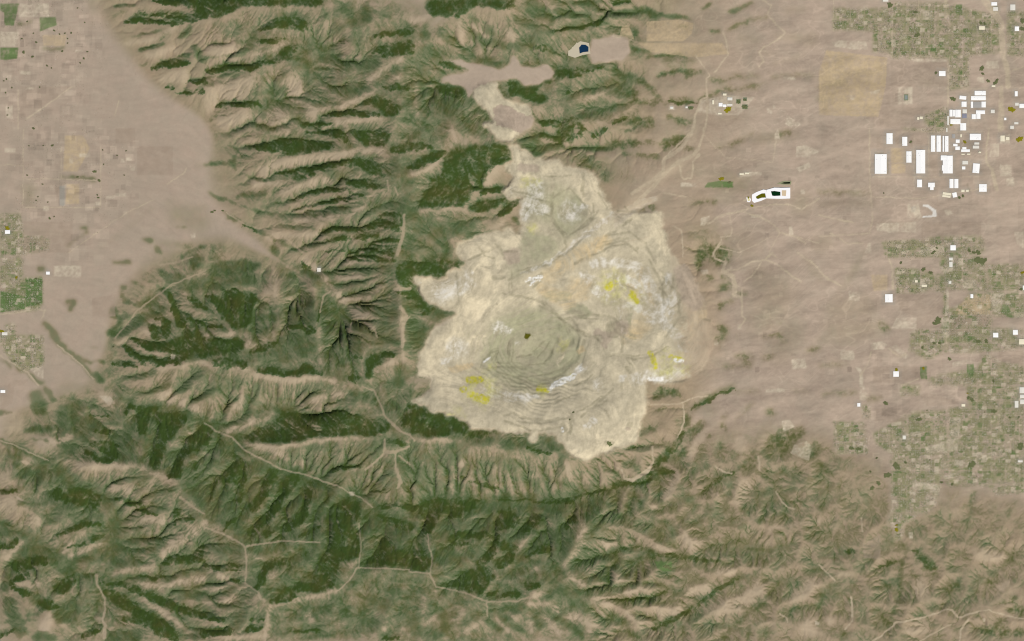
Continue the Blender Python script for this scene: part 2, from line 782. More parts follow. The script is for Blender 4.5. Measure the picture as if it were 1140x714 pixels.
M 1070,590,30 1130,570,30
M 1060,610,12 1138,650,40
D 640,635,12 720,650,20 800,690,25
M 850,680,20 930,690,20
M 0,310,10 80,340,14 170,380,20 260,420,30 320,460,40 360,500,45 420,550,50 520,590,50 600,650,40 620,700,30
L 0,300,14 100,330,14 260,400,14
M 50,360,14 50,410,16
M 100,390,30 90,450,25
M 120,500,30 160,470,25
M 210,520,40 230,460,30
D 320,600,35 380,640,20
D 430,610,60 520,640,50
M 320,330,14 400,340,40 360,380,40
M 0,590,14 50,590,18 100,580,10
D 20,595,10 90,590,16
M 100,660,12 260,660,14
M 60,690,12
M 290,690,14 380,680,16
M 490,690,25
L 140,620,40
L 140,560,40
L 450,480,60
L 600,480,50
P 230,310,14 350,310,20 390,290,10
P 110,420,12 150,440,12
P 570,60,25 610,90,25
P 1060,270,16 1090,220,14
P 960,340,12 1040,320,14
P 900,60,30 1000,90,30 1100,140,20
R 0,310,6 70,330,6 160,370,6 270,420,6
R 1000,620,10 1080,680,10 1138,714,8
P 450,440,25 600,450,20 760,440,18 900,500,16 1020,540,14
P 620,570,20 750,590,14
P 60,200,60
P 40,500,40
P 40,660,50
q 550,60 610,60 640,100 600,110
T 228 429
M 0,60,25 60,20,25 180,10,20
M 290,0,20 290,70,25 240,150,30
M 120,80,20 130,120,20
M 90,190,12
M 20,130,14
M 60,235,12 150,210,12 220,185,14 260,150,10
M 400,30,14 420,90,14
M 350,80,10 480,80,10
M 560,60,40 620,40,30
M 640,110,20
M 690,60,14 700,120,14
M 840,40,30 830,90,25
M 900,60,20 880,90,14
d 180,290 280,260 400,200 420,140 500,150 600,155 740,130 820,150 880,170 940,200 1020,200 1040,260 960,280 880,285 790,275 700,300 620,295 540,310 490,328 350,325 230,305
P 440,200,10 540,250,14 590,260,8
P 440,215,10 470,190,10 530,215,10
L 400,260,20 450,260,14
M 440,150,30 490,130,25
L 640,220,20 720,230,20
D 0,310,30 10,300,30
D 90,275,12
M 60,350,30
M 40,430,40 100,440,20
M 150,300,14 200,360,20 240,390,20
d 110,480 170,420 200,410 190,500 170,560 130,550 60,560 50,640 20,640 30,560
D 210,460,30 200,560,25 185,640,20
D 370,520,40 330,600,30 270,680,30
D 480,530,50 430,600,40 390,690,25
D 580,560,30 570,640,25 560,690,18
M 620,560,60 700,570,40
M 650,530,25 760,560,14
M 90,600,30 60,690,40 140,690,40
M 270,560,40 240,640,40
M 310,440,40 280,430,30
M 500,620,50 480,690,30
M 640,690,30 
D 740,560,18
D 740,680,20 800,640,20 830,680,40
D 980,680,10 1060,665,18 1138,680,20
M 850,650,40 
D 720,470,14 790,450,20 870,450,14
M 480,400,12 500,370,12
M 600,360,25 640,350,20
M 560,420,12 580,390,10
M 830,370,30 900,370,50 960,350,40
M 770,440,12 830,400,14
M 670,480,14 780,500,25
L 900,480,50 820,540,40
M 940,590,14
M 1000,500,16 980,540,14
M 1090,430,18 1120,460,16
D 1030,310,12 1080,320,16 1130,325,10
D 1100,220,14 1120,190,30 1138,170,30
M 1000,215,20 1040,240,25
M 1050,100,25 1080,140,18
L 1040,50,50 1130,60,40
M 1090,240,14 1138,260,14
P 230,220,25 320,180,25 380,150,20
P 130,250,18 200,240,14
P 260,340,14 380,360,20 450,400,16
P 500,440,14 560,430,14
P 220,320,10 400,345,12 540,330,12 700,300,10 830,290,8 960,290,8
R 0,210,8 60,255,9 150,290,9 230,370,9 340,420,9 420,465,9 550,495,9 680,540,9 760,570,8 800,595,10
R 800,595,8 880,630,6 930,680,5
P 240,400,10 290,405,12 330,420,8
q 800,590 835,595 830,615 805,612
R 880,5,9 940,30,9 970,90,9 1000,170,10 1050,220,12 1090,255,10 1138,275,8
R 1000,300,10 1000,370,12 1060,370,12 1138,340,8
R 1000,380,10 930,440,10 890,470,8
R 1060,380,10 1060,450,10 1090,540,14 1070,570,10
R 1080,390,10 1138,440,8
P 160,120,12 200,130,12 210,60,12
P 540,60,14 600,80,10 760,50,10
P 400,620,8 400,560,8
P 30,600,8
P 0,390,14 100,400,12
T 456 429
D 0,120,12 60,120,10 110,105,10
d 0,130 100,115 130,150 190,150 200,190 270,180 280,200 330,205 330,240 300,290 240,260 220,285 160,290 60,280 0,260
D 250,190,18
d 325,260 400,250 480,240 490,265 440,285 380,300 330,290
D 550,270,8 590,268,10 630,275,6
D 855,240,12
M 400,310,20 480,300,20
L 600,320,60 
M 560,340,40
D 660,350,10 720,370,12 780,375,12
M 640,320,20 700,380,25
M 760,310,30 820,350,25
K 890,190,5 910,150,6
M 280,350,50 250,400,40
M 40,370,40 100,400,14
M 150,440,50 
M 420,430,14 520,430,30
M 330,320,10 450,310,10
D 290,510,12 360,540,10 440,555,12 490,575,8
M 100,540,40 200,540,30
M 60,500,40
M 330,460,25
M 580,460,40 560,400,20
M 640,520,30 700,560,30
M 760,560,16 740,470,20
M 840,400,25 850,470,14
M 880,560,20 800,530,20
L 900,480,30 960,540,40
L 400,500,60
D 0,685,20 60,670,14 130,650,20 180,635,25
d 130,640 180,615 270,625 370,620 400,640 360,690 300,714 100,714
M 400,690,30 470,670,40 560,650,20
D 500,640,8 640,635,8 750,655,10 900,640,14 960,610,8 1060,590,8 1138,560,8
M 640,680,40 760,690,40 850,680,50
D 560,690,20
M 960,670,30 1060,640,20
M 1100,650,20 1120,700,14
L 990,440,14 1060,460,10 1138,470,6
M 960,445,4 1138,470,5
K 1110,325,14
L 1090,410,20
P 30,310,8 140,300,8 290,310,10
P 480,290,12 490,330,10
P 560,400,8 640,400,8
P 20,280,10
P 160,510,6 230,560,6 250,600,6
P 480,600,10 420,590,8
P 700,510,20
P 870,450,20 900,520,14
P 300,430,20
R 0,270,8 30,310,8
T 684 429
M 230,60,20 270,35,20 350,45,25
M 240,140,8 290,110,8
M 140,255,6 210,240,10 270,210,8
M 30,355,8 140,340,8 240,320,8 320,320,12
D 70,350,6 150,340,6
L 100,380,50 280,360,40
M 110,440,30 130,460,20
M 440,130,12 500,95,12 560,50,12 650,20,12 690,40,5
D 430,135,8 560,60,8 660,18,10
M 690,38,6 800,38,6
M 400,170,16 400,240,25
M 480,220,30 430,280,30
D 380,270,16 340,340,20 280,400,25 230,440,20
M 370,370,40 350,400,30
D 190,490,20 270,480,18 330,485,8
D 0,555,20 60,550,16 140,540,14 200,525,10
M 20,600,25 10,650,20
M 90,600,20 80,690,25
M 110,590,16 140,640,16 180,680,14
M 230,550,20 270,610,14
M 240,520,30
M 250,650,14
D 500,590,12 560,540,16 610,500,10 660,490,12
M 690,470,14 740,410,12 780,360,8
M 480,610,8 400,620,8 330,650,10 270,660,6
M 440,660,18 450,690,18
M 510,670,20 540,690,14
M 650,510,5 650,580,8 620,640,8 610,714,8
L 620,430,60 700,420,40
M 590,330,14 600,370,10
M 670,380,8 730,385,8
M 620,250,12 600,220,12
M 600,180,6 630,165,6
M 670,210,8 700,160,8 770,100,6
M 700,270,8
M 520,280,10 550,290,6
M 440,390,8 490,350,8
L 420,560,50 500,450,50
L 520,120,60
M 760,600,8 880,590,12 910,610,8
M 780,640,12 900,640,8
M 880,660,16
L 830,680,60 1000,560,60
M 960,290,60 880,330,40 1030,260,30
M 900,390,20 960,350,30
M 1110,360,40
M 870,150,25
M 890,490,10 960,480,8
M 1050,590,8
L 1080,500,60 1000,420,60
M 780,420,30 740,460,25
M 980,580,14
L 860,250,50
P 500,250,20 460,320,20 420,400,20
P 350,500,20 300,600,20 200,690,8
P 700,330,40
P 720,560,40 690,640,30
P 570,600,20
R 210,340,6 215,430,6 180,480,14 100,530,12 60,520,10 40,470,8 0,450,6
R 380,100,6 390,200,8 350,290,6
R 350,100,4 400,90,8 440,70,5 520,60,4
R 200,110,4 380,100,5
R 800,400,10 810,470,8
R 900,590,6 930,650,6 970,680,6 1000,690,6
R 560,450,6 600,480,8 650,490,8
q 1000,330 1070,310 1100,340 1080,420 980,380
q 930,200 970,190 1000,230 940,260
q 840,25 940,15 950,40 840,40
b 760,240 800,240 780,290 700,260
M 990,30,4 1080,30,4
K 1035,487,6
T 912 429
S 80,200 250,210 270,380 90,380
S 300,270 520,150 700,140 720,370 520,430 400,480 410,380 320,330
S 720,130 800,120 1138,120 1138,600 980,610 940,560 720,560 680,500 640,380 720,350
S 460,0 560,0 560,50 450,60
S 820,0 1138,0 1138,130 830,120
S 400,400 660,400 680,540 650,660 600,714 400,714
S 240,110 280,110 280,180 240,180
b 310,130 500,130 480,210 310,200
K 430,450,20 380,500,18 330,545,12 295,572,12
K 480,430,8
K 830,70,10 850,80,12
K 970,145,14
K 555,190,14
K 370,100,12
K 320,405,6 285,480,6
K 220,355,12 180,350,12
K 600,140,4 920,150,4
K 1060,180,6 1110,178,6
K 850,440,20
K 1120,340,20
K 615,415,4
K 680,540,8 740,550,8
Y 825,45,6
q 745,420 800,415 800,450 750,450
q 740,180 790,180 780,290 730,280
q 720,300 780,290 770,360 600,380 600,350
q 540,540 600,540 670,560 640,580 540,570
q 590,620 650,615 640,660 600,665
q 520,540 600,540 600,580 520,580
q 1060,40 1100,40 1100,60 1040,60
q 225,0 250,0 275,70 250,90 225,80
M 30,55,8 100,40,6 200,40,6
M 270,80,8 350,70,8
M 0,430,20 20,450,30
M 0,580,6 70,575,8
M 860,600,16 850,680,16
M 680,530,6 740,550,6 840,560,6
L 1100,650,30 940,680,14
M 930,660,6 960,640,6
L 740,600,60
L 300,650,80
M 60,480,14
b 560,60 600,40 800,100 600,120
T 0 571
M 640,0,30 660,60,35 640,140,40 630,220,50 660,280,35
M 0,50,20 60,80,25 110,110,30 200,170,50 300,250,45 400,320,40 
L 400,290,40 470,340,40 560,320,50
M 420,260,20 520,240,40 580,230,40
D 0,190,20 60,180,20 90,150,14
M 0,110,30 60,120,25
M 170,200,50 100,270,50 50,340,30 30,420,25
D 90,300,30 190,270,40 250,270,20
D 140,350,30 60,390,14
D 70,420,10 130,440,20 180,450,14
M 160,250,60
M 340,280,50 380,340,30
D 340,420,40 400,370,30
M 200,480,40 260,520,30
D 250,510,40 320,520,14
M 50,500,40 80,580,35 120,660,40
M 330,560,40 400,530,60
L 430,600,80 480,500,60
M 330,600,20 420,590,20
D 0,680,12 80,650,10
M 0,610,8 80,600,8
M 220,690,40 300,700,20
M 150,570,8 220,560,8
M 100,600,12 200,600,8
D 460,690,14 560,650,10
L 650,560,60
D 320,130,10 400,90,18 480,65,16 550,60,12
D 380,195,8 470,170,12 540,145,10
M 480,40,10 560,20,14
M 330,160,8 370,140,8
M 230,60,10 310,50,14
M 270,20,10 340,10,14
M 310,210,8 350,200,8
D 790,0,12 870,10,10
M 780,70,6 950,70,8
M 690,155,8 800,155,10 870,145,8
M 720,240,6 800,210,12 900,200,10
M 690,280,20 780,270,6
M 690,100,6 780,90,8
D 980,10,30 1060,40,20
D 1000,0,30 970,60,10
d 900,290 940,200 1000,210 1060,230 1138,150 1138,260 1040,280 920,300
D 780,350,8 850,365,12 910,360,14
D 1000,260,30 1138,270,20
M 960,320,14 1138,320,16
M 600,370,20 700,360,14 790,350,8
D 560,390,8 680,400,14 780,440,20 850,470,30 920,500,30 1000,530,30 1080,560,25 1138,570,20
M 920,370,20 1000,350,12
M 900,430,14 1000,430,20 1080,420,14
M 1000,470,20 1138,450,30
D 610,450,40 700,500,40 780,560,40 860,600,50 940,650,40
L 640,500,60 650,620,80
D 700,590,20 780,610,20
D 880,640,40 960,690,30
M 760,690,40 620,690,40
M 1050,640,14 1138,640,14
M 1080,690,30
R 535,350,14 540,400,10 580,470,9 585,540,9 570,590,9 585,630,12 578,695,12
P 900,270,20 950,180,40 1060,110,40 1138,90,14
P 100,400,14 220,395,20
P 800,480,14 900,550,25 1000,620,12
P 560,590,8
P 40,240,30 100,190,30 140,160,20
P 700,330,10 850,310,30
P 780,400,25 900,420,25 1000,390,20 1138,370,14
P 900,50,30 800,40,25
P 200,40,40
P 250,640,25 280,580,20
P 350,220,14 450,120,8
P 400,240,20 560,170,12
P 630,340,14 760,310,10
P 0,370,12
P 290,330,20
T 228 571
M 0,130,40 30,170,30
D 110,100,8 130,70,12 160,30,14
M 60,50,14 200,60,40 
M 180,110,40 250,110,40
D 260,110,30 310,60,25 370,10,30
D 330,120,25 380,110,14
D 460,90,20 510,50,35 560,10,25
M 620,80,30 480,130,20 560,140,20 640,120,14
D 640,75,10 520,135,10
L 640,30,50
M 90,210,40 180,210,40
D 0,290,20 70,310,20
D 140,300,25 190,310,25
D 130,360,8 180,375,12
M 270,210,25 330,230,20
L 300,300,50
M 260,390,30
D 340,310,20 320,370,30 290,420,14
D 360,290,25 440,270,20
M 520,260,30 600,210,25 640,190,16
D 520,250,6 600,205,8
L 570,300,40
d 700,-5 830,-5 850,60 870,180 875,250 820,270 760,270 740,340 720,430 650,440 580,440 560,400 600,370 610,300 640,240 690,190 700,100
D 540,410,30 620,410,30
D 850,20,20
M 830,100,30 760,60,60
M 870,220,20
L 780,280,40 750,370,30
D 370,490,12 430,480,25 490,460,25
D 430,440,30 520,420,20
M 340,460,20
M 890,100,30 930,40,40 1000,60,40
D 970,20,10 1040,50,25 1138,80,30
d 870,280 930,250 960,190 1010,120 1040,170 1070,200 1138,210 1138,300 930,300
M 1080,130,50 1000,110,30
M 1060,170,30
M 0,350,12 60,350,10
M 0,400,10 100,390,14
M 100,450,25 160,420,20 30,470,20
M 10,440,20
M 0,540,20 60,580,20 140,610,14
D 30,590,16 110,600,14
D 0,670,30 80,660,30 140,660,20
M 210,560,40 180,620,40
D 240,650,14 310,640,18
D 260,600,10 330,590,10
M 60,510,12 180,520,20
M 390,680,10 500,660,14 640,655,12
D 480,660,8 630,655,10
M 480,610,14
M 380,600,10
M 620,540,10 700,550,14
M 930,500,30 1000,530,30
L 870,560,60 720,600,60
M 820,420,20
M 1050,430,20 1030,490,20
M 880,600,30 980,620,25
D 990,700,14 1080,690,10
M 560,690,10 720,680,12
M 1120,560,14 1120,620,14
L 900,400,80 1080,400,60
L 600,500,60
L 450,560,60
R 0,80,8 100,115,9 200,170,9 225,190,9
R 235,185,9 430,155,8 640,165,8
R 225,190,9 235,290,9 225,390,9 300,440,9 310,480,9
P 300,465,14 350,500,14 420,510,10 500,490,10 640,460,10 750,430,12
R 730,440,7 800,380,8 840,320,8 850,305,8 1020,310,7 1138,315,7
P 830,300,20 760,270,10
R 855,300,6 870,180,5 855,60,5
P 360,520,14 350,600,14 340,680,12
P 0,690,8 200,690,10 320,685,10
P 60,330,12 130,380,8 220,400,10
P 0,420,8 100,420,8
P 0,500,10 160,490,10
P 240,230,12 360,250,10
P 360,360,14 440,310,8
P 510,70,12 640,60,12
P 520,540,14 600,590,14
P 0,60,20
P 60,620,12 170,660,8
P 960,580,14 1010,640,14
T 456 571
D 0,95,20
D 80,-5,30 120,30,40 90,110,25 150,20,30
D 230,10,30 270,10,20
d 0,200 80,200 120,240 115,320 60,330 0,310
M 30,260,10 30,290,10
M 60,20,20
M 150,80,20 220,70,30 300,90,40 440,60,40
D 240,140,25 270,120,30 340,120,25 440,125,20
D 250,170,14 320,170,14
M 180,130,30
M 200,240,40 300,260,40
M 380,230,40
D 490,60,14 520,10,30 560,40,50 500,90,14
D 480,140,20 470,210,25 400,280,25
D 520,180,30 580,200,25 540,270,30 500,290,20
M 540,140,60
d 280,330 380,290 470,320 480,360 430,420 400,460 320,440 260,420 200,410
M 140,370,8 210,340,14 300,290,14
M 170,280,14 260,280,8
D 220,405,14
D 640,110,8 680,60,25 720,30,20
D 660,240,14 720,210,25 780,190,25
M 620,260,30 760,150,30 840,110,30
M 740,30,25 760,60,20
D 870,80,14 900,40,25
M 880,120,30 890,200,35 850,250,25
M 810,200,40
M 660,290,10 760,270,20
M 510,330,10 560,350,20 630,330,16
M 680,350,20 640,390,16
D 660,410,25 720,400,14
D 440,450,12 520,455,18 600,450,16
M 500,410,14
M 780,360,30 820,400,40 760,480,16
M 830,330,14
M 840,450,30 920,430,40 900,500,30 960,510,30
M 600,540,25 560,560,10 640,520,14
M 490,560,14 560,610,30 640,660,14
M 700,580,30 730,630,25
M 760,540,20 830,590,25 930,640,16
M 920,650,20 960,690,20
M 1010,520,20 960,560,12
M 1100,590,20 1138,560,20
M 1080,540,14
M 90,500,14 130,520,14
M 140,680,30 200,650,30 170,560,20 220,580,25
M 270,630,12 340,600,14 380,580,14
M 340,560,20
M 430,600,20 500,650,20
M 300,690,20
M 270,480,20
M 360,680,12
M 30,590,30 40,660,40
L 560,690,60 660,690,40
M 1040,690,16 1040,650,10
M 900,310,12 960,340,8
M 1000,375,12 1070,330,14 1100,280,16
M 990,270,10 1060,240,16 1138,230,14
M 1010,160,12 1030,90,14 1070,30,16
M 1040,410,8 1138,405,8
K 1100,430,8 1120,430,8
M 1130,650,10
L 1080,140,30
R 0,325,7 110,335,8 150,410,7 300,440,7 400,480,8 430,490,8
R 100,120,7 110,200,8 130,250,7 115,330,7
R 425,490,8 435,570,8
R 430,495,7 600,490,7 700,460,8
P 430,580,8 390,610,8 290,680,8
P 480,590,8 540,660,10
P 480,320,8 490,370,12 580,385,10 660,340,10 760,260,14
P 430,430,10 470,400,14
P 590,210,14 640,160,14 690,120,10
P 960,50,30 950,150,30 870,300,25 900,360,20 960,400,20
P 700,460,25 740,440,20
P 660,500,14 780,510,14 860,570,20 960,600,25 1030,620,20
P 1040,480,30 1100,500,30
P 900,330,30 1000,310,20 1060,280,14
P 1060,180,30 1138,170,20
P 660,570,8 690,660,12
P 740,570,8 830,660,12
P 540,550,10 600,600,10
P 260,600,14 300,560,12
P 150,570,8 100,610,10
P 300,50,14 360,20,10
P 180,150,6 270,210,8
P 60,550,14 100,450,10
P 780,50,20
P 1000,660,14
P 720,370,14
T 684 571
M 0,10,30 80,20,25
M 0,215,20 60,200,18 140,195,18 200,210,20
D 0,225,12 80,190,10 170,195,8
M 90,40,10 200,65,12 260,120,14 320,170,12 360,220,10
M 130,280,30 60,290,30 170,250,25
D 200,230,22 280,235,20 380,245,14 460,260,14 580,270,14
M 560,270,14 660,290,10
K 290,300,14 310,310,10
G 225,270 320,270 320,325 270,325 240,310
M 360,290,10
M 0,410,14 100,395,12 220,380,12
M 230,390,14 320,430,14 380,480,10
D 40,490,10 140,470,14 220,455,12 300,440,8
M 270,490,14 380,510,12
M 230,640,25 300,610,16 380,560,14 440,520,14
D 220,640,20 370,570,12 480,500,12 560,430,14 640,390,14 690,360,10
M 690,360,10 770,360,6 880,370,8 930,380,5
M 920,390,14 860,450,12 830,510,18 760,550,16 710,590,14 660,640,18 600,700,18
M 660,480,4 740,530,6
M 500,610,20 560,615,14 650,620,8
M 0,580,20 60,610,20
M 0,660,14 60,650,14 120,690,30
M 100,550,10 170,570,10 240,595,8
M 120,590,8 180,630,10
M 0,690,8
L 540,490,30 580,500,14
L 260,540,30
L 460,350,40 400,310,30
M 440,370,10 530,390,8
M 740,200,14 840,215,14 950,190,12 1000,180,8
L 840,280,80 1000,250,60
L 780,100,40 880,130,60
L 600,170,60
M 920,160,5 940,180,5
M 490,200,8 500,240,6
M 340,100,14 280,60,20
M 470,30,10 480,80,12
M 400,10,20
L 880,40,40 1000,20,40
L 100,100,50
M 30,150,14
M 750,640,14 750,700,20
M 840,670,25
L 840,610,50 960,480,40 1040,380,40
M 850,580,20
M 960,560,14 1050,520,8 1120,510,12
L 960,650,60
M 390,690,20 380,600,12
M 960,380,8 1000,370,8
M 1090,330,10 1130,310,14
P 600,320,30 660,330,20
P 430,440,30 520,420,25
P 340,550,50 240,540,30
P 560,540,40 700,500,40 800,420,40
P 1000,480,30 1100,400,40
P 1080,640,50
P 200,190,14 350,210,10
P 430,170,50 400,130,30
P 70,550,16 150,630,14 220,670,14
P 20,360,30
P 60,440,16 180,420,14
P 860,90,8 1000,60,10 1138,45,8
q 1115,600 1138,610 1138,625 1115,620
R 920,560,6 960,590,6 960,610,6
T 912 571
S 380,0 560,0 520,40 470,60 460,150 420,150 420,80 380,60
Y 430,95,14
Y 430,70,8
q 500,110 522,110 522,145 500,145
M 440,160,14 480,190,12 485,230,12 460,280,16 450,350,18 445,430,20 435,490,14
M 410,560,14 430,520,10
M 320,545,14 360,590,25 400,600,20 380,630,12
D 330,295,12 400,285,12 440,270,8
D 520,205,8 570,250,25 610,290,30 650,310,16
M 500,320,8 560,370,12
M 640,350,20
M 360,390,14 420,375,10
M 340,350,8 380,340,8
M 370,410,10 430,400,8
M 720,420,35 770,410,30
L 830,470,50 880,490,40 740,500,40
M 620,520,10 690,515,12
M 690,500,10 690,550,6
M 570,550,10
L 800,240,25 780,200,30
M 780,245,14
M 590,180,8 560,180,6
M 570,145,6 610,150,6
M 600,215,5 700,210,5 640,240,5 700,240,4
M 640,270,5 690,260,5
M 990,225,5 1080,215,7
M 930,360,8 960,330,8 1020,310,10 1050,270,12 1100,230,20
L 1090,300,50 1110,260,40 1100,370,50
M 950,400,25 1000,360,12
L 920,300,8 840,350,10
M 1050,540,20 1138,540,20
M 980,550,10
M 1000,500,6 1100,490,8
M 870,640,8 940,650,20 1030,600,20
M 940,660,25 1060,670,25 1138,660,20
M 1090,470,14
M 1120,570,14
M 850,580,6 900,560,8
M 880,640,14
L 660,680,50
M 740,600,12
L 130,420,60 180,400,50
M 120,375,8 210,370,8
M 150,410,10 210,410,10
M 130,450,16
M 0,320,20 30,350,12
M 90,400,14 40,430,14 15,480,16 0,540,16
D 150,215,10 190,212,14
M 180,180,5
M 240,290,14 260,340,12 290,390,16
L 280,300,30
M 200,580,8
M 140,680,30
L 270,610,60 230,540,40
M 310,240,8
M 100,600,8 120,650,8
M 20,240,12
L 60,220,60
L 600,70,40 550,80,30
L 740,70,40 720,160,40
L 900,100,20 960,80,14 1000,120,30
M 920,110,6 980,80,6
M 850,20,10
L 160,530,30
R 300,714,8 400,640,9 430,610,9 510,600,8 620,570,7 700,540,8 740,540,8 770,580,8 800,580,8 840,560,6 940,540,6 1060,580,6 1138,590,5
R 830,590,8 790,650,9 780,714,9
R 235,30,6 240,105,7
R 0,290,6 90,380,6
P 100,340,8 180,340,8
R 180,470,8 185,600,8 140,650,6
R 560,714,5 640,670,5 730,620,5
q 900,595 920,585 925,605 910,610
P 560,400,40 570,450,40
P 570,640,40 500,660,30
P 900,230,40 1000,250,30
P 1000,420,20 1060,380,12
P 60,600,25
b 240,180 340,120 340,260 250,250
T 0 0 1
mine 565,162 570,170 570,180 560,187 567,193 572,199 561,210 565,223 582,221 579,229 580,240 578,250 580,250 578,262 568,254 552,258 535,263 512,270 507,278 510,285 518,292 510,300 498,303 498,310 490,312 477,310 462,308 460,312 467,317 468,328 478,338 490,341 508,349 508,352 485,365 478,372 472,388 467,402 465,408 467,420 477,421 480,433 468,441 458,447 460,449 476,451 482,459 494,459 512,467 522,470 522,478 536,479 542,477 553,477 560,482 582,482 593,480 585,490 597,493 598,482 608,482 618,485 627,495 630,503 645,512 653,515 663,507 685,500 710,493 712,478 721,450 720,422 735,427 760,424 775,418 790,400 795,375 790,345 780,325 770,305 755,290 747,282 742,265 737,252 737,237 728,236 712,238 706,237 690,238 683,237 667,208 662,195 647,188 640,185 628,188 625,178 617,177 605,178 595,175 577,163
mine2 527,97 540,90 553,92 556,105 566,112 590,120 592,133 587,143 577,148 567,158 560,158 553,154 545,142 537,142 540,138 553,136 545,127 537,120 532,115 528,108
tail 495,65 545,75 558,80 568,72 572,62 580,74 592,77 610,73 616,80 614,86 600,94 584,94 576,88 561,88 546,90 527,100 522,107 517,97 505,93 492,92 496,86 526,80 512,72
tail 672,43 684,40 699,45 701,58 695,66 660,70 655,60 660,45
tail 549,120 560,117 587,128 594,133 592,142 580,148 567,142 553,140
T 450 200 2.2324
east 660,190 700,210 740,280 755,350 765,440 740,480 700,455 705,420 715,370 700,300 670,230
g 215,350 300,320 380,330 440,390 450,440 400,500 330,530 250,520 200,490 185,445 210,400
g 300,140 400,150 370,200 300,222 275,260 255,240 285,190
g 300,0 380,10 440,40 460,90 420,140 390,160 360,110 300,100
g 350,430,60 300,480,40
g 420,320,14 450,330,14
o 360,240,20 430,190,20 500,150,14
o 440,280,20 400,300,20 340,270,14
o 560,260,10 580,290,10
c 30,252,12 100,265,20
c 145,185,16 200,170,14 275,150,14
c 190,230,20 175,300,22 120,370,18 75,430,20 60,480,20
c 200,215,14 205,280,12 180,340,14
c 430,0,14 470,60,16 490,90,10
c 560,80,20 630,110,25 650,175,10
c 590,560,16 570,610,18 520,650,12 440,690,8
c 700,390,14
c 70,480,30 110,540,25
c 600,90,14
v 460,250,10 500,290,10 540,310,10 590,320,12 625,335,20 670,300,14 655,240,12
v 470,210,12 520,205,14 580,215,14 605,260,14 625,310,14
v 520,240,14 560,270,12
v 580,495,20 640,490,20 700,475,14
v 200,530,10 300,548,10 360,522,8
v 640,350,14 690,400,14
v 90,280,30 160,260,20
v 480,510,14
v 540,495,10
v 330,30,30 300,85,20
v 410,80,30
v 130,420,30
x 370,508,5 395,498,5 425,485,4
x 440,470,6
x 690,450,5 675,450,4
x 610,495,5 640,497,5
t 245,180,2 275,185,14 265,200,12
t 540,370,20
o 590,360,25 560,390,20
t 690,230,20 720,300,25
Y 160,498,9 190,497,8
Y 148,522,8
Y 165,535,9 200,546,12
Y 335,522,8 355,525,5
y2 308,391,8
Y 415,488,4
Y 505,270,8 525,258,6
Y 565,285,8 580,302,7
Y 612,432,6 625,465,6
y3 640,470,24
y3 680,460,26
y3 650,440,20
y3 320,120,14
y3 520,265,40
y3 570,295,25
y3 190,520,40
y3 120,600,30
Y 660,440,5 690,445,4
N 260,250,3 300,230,3 360,210,3 420,170,3 470,120,3
N 260,260,2 262,285,2 290,290,3 350,305,3 400,355,3 450,390,2 490,388,2
N 365,40,3 365,90,3 385,120,2 400,150,3
N 400,145,2 450,110,2 465,90,2
N 370,45,3 410,20,2 450,65,2 465,85,2
N 520,435,3 570,447,3 615,440,3 655,415,2
N 540,430,3 548,370,3 520,345,3 460,335,3 400,345,2
N 190,460,2 215,430,2 235,425,2 225,450,2
N 260,450,2 265,400,2 270,395,2
N 195,470,2 250,465,3 300,468,3
N 240,480,2 300,500,3 370,495,3 410,470,2
N 210,500,2 290,520,3 360,505,3
N 250,600,3 320,625,3 400,615,3
N 270,580,2 340,605,3 420,590,2
N 470,565,3 520,520,3
N 440,590,3 500,540,3
N 530,80,3 600,80,3
N 500,140,3 560,130,3 600,160,3 620,200,3
N 480,170,3 540,150,3 580,180,3
N 640,230,3 680,290,3 685,340,3 650,390,3
N 610,200,3 640,260,3 645,310,3
N 130,230,2 135,300,2
N 160,200,3 235,165,3 250,195,3
N 225,245,5 245,243,5
N 310,255,5 335,240,5
n 340,240,3 320,250,3 310,245,3
N 395,610,7 400,620,6
N 512,657,9
N 560,610,8
N 415,590,4 412,630,4
N 490,540,4
N 300,70,3 360,90,2
N 270,30,3 330,40,3
N 230,310,3
N 690,345,5
N 580,170,4
N 520,370,20 520,375,20
T 640 180 6
N 330,300,6 350,320,6
N 400,335,8 480,305,10 520,310,12
N 320,430,8 380,380,8
N 210,490,8 270,465,8
N 190,540,6 300,515,8 360,515,6
N 160,610,6 250,560,8 330,555,6
N 0,680,8 90,630,8 170,610,6
t 490,320,20
c 500,250,20 440,280,16
c 400,310,12
N 50,190,14 60,80,8
c 100,100,30 130,200,30 200,300,16
N 0,470,6 100,400,8 160,330,6
T 450 200 2.2324
v 600,60,6 520,85,7 460,130,7 400,180,6 340,215,5 290,235,4
R 610,50,7 540,78,7 480,115,6 430,155,6 380,195,5
c 640,80,8 600,70,8
T 460 340 6
N 570,290,5 540,290,5 490,340,6 455,390,6 450,410,5
N 555,320,5 520,370,6
N 640,380,6 630,300,6 650,220,6 665,215,5
N 665,240,4 670,300,5 655,380,5
N 530,380,5 590,390,5 640,385,6
N 690,345,6 740,340,8 790,330,5
N 800,310,4 850,260,6 880,235,6
N 830,350,4 890,280,6 920,230,5
N 880,380,4 930,310,6 950,250,5
N 660,380,4 760,400,5 880,390,5
N 470,420,5 560,460,6 650,500,6 760,515,8 850,515,6
N 560,440,5 640,470,6 760,480,6 900,460,6 1000,420,6 1060,360,6
N 840,0,6 940,50,6 1000,110,6 1040,200,5
N 1000,100,5 1080,160,5 1138,190,6
g 560,430,40 760,440,60 900,400,50
g 700,140,60 860,160,60
c 380,260,18 450,268,18
c 400,212,10 480,205,10
x 470,380,7 510,350,7
c 400,80,18 420,0,22
c 200,200,25 320,190,20
c 960,390,14 1000,320,14
v 480,560,22 620,590,22 780,610,18
v 200,380,25 270,340,20
v 560,150,40 640,170,30
v 700,250,25
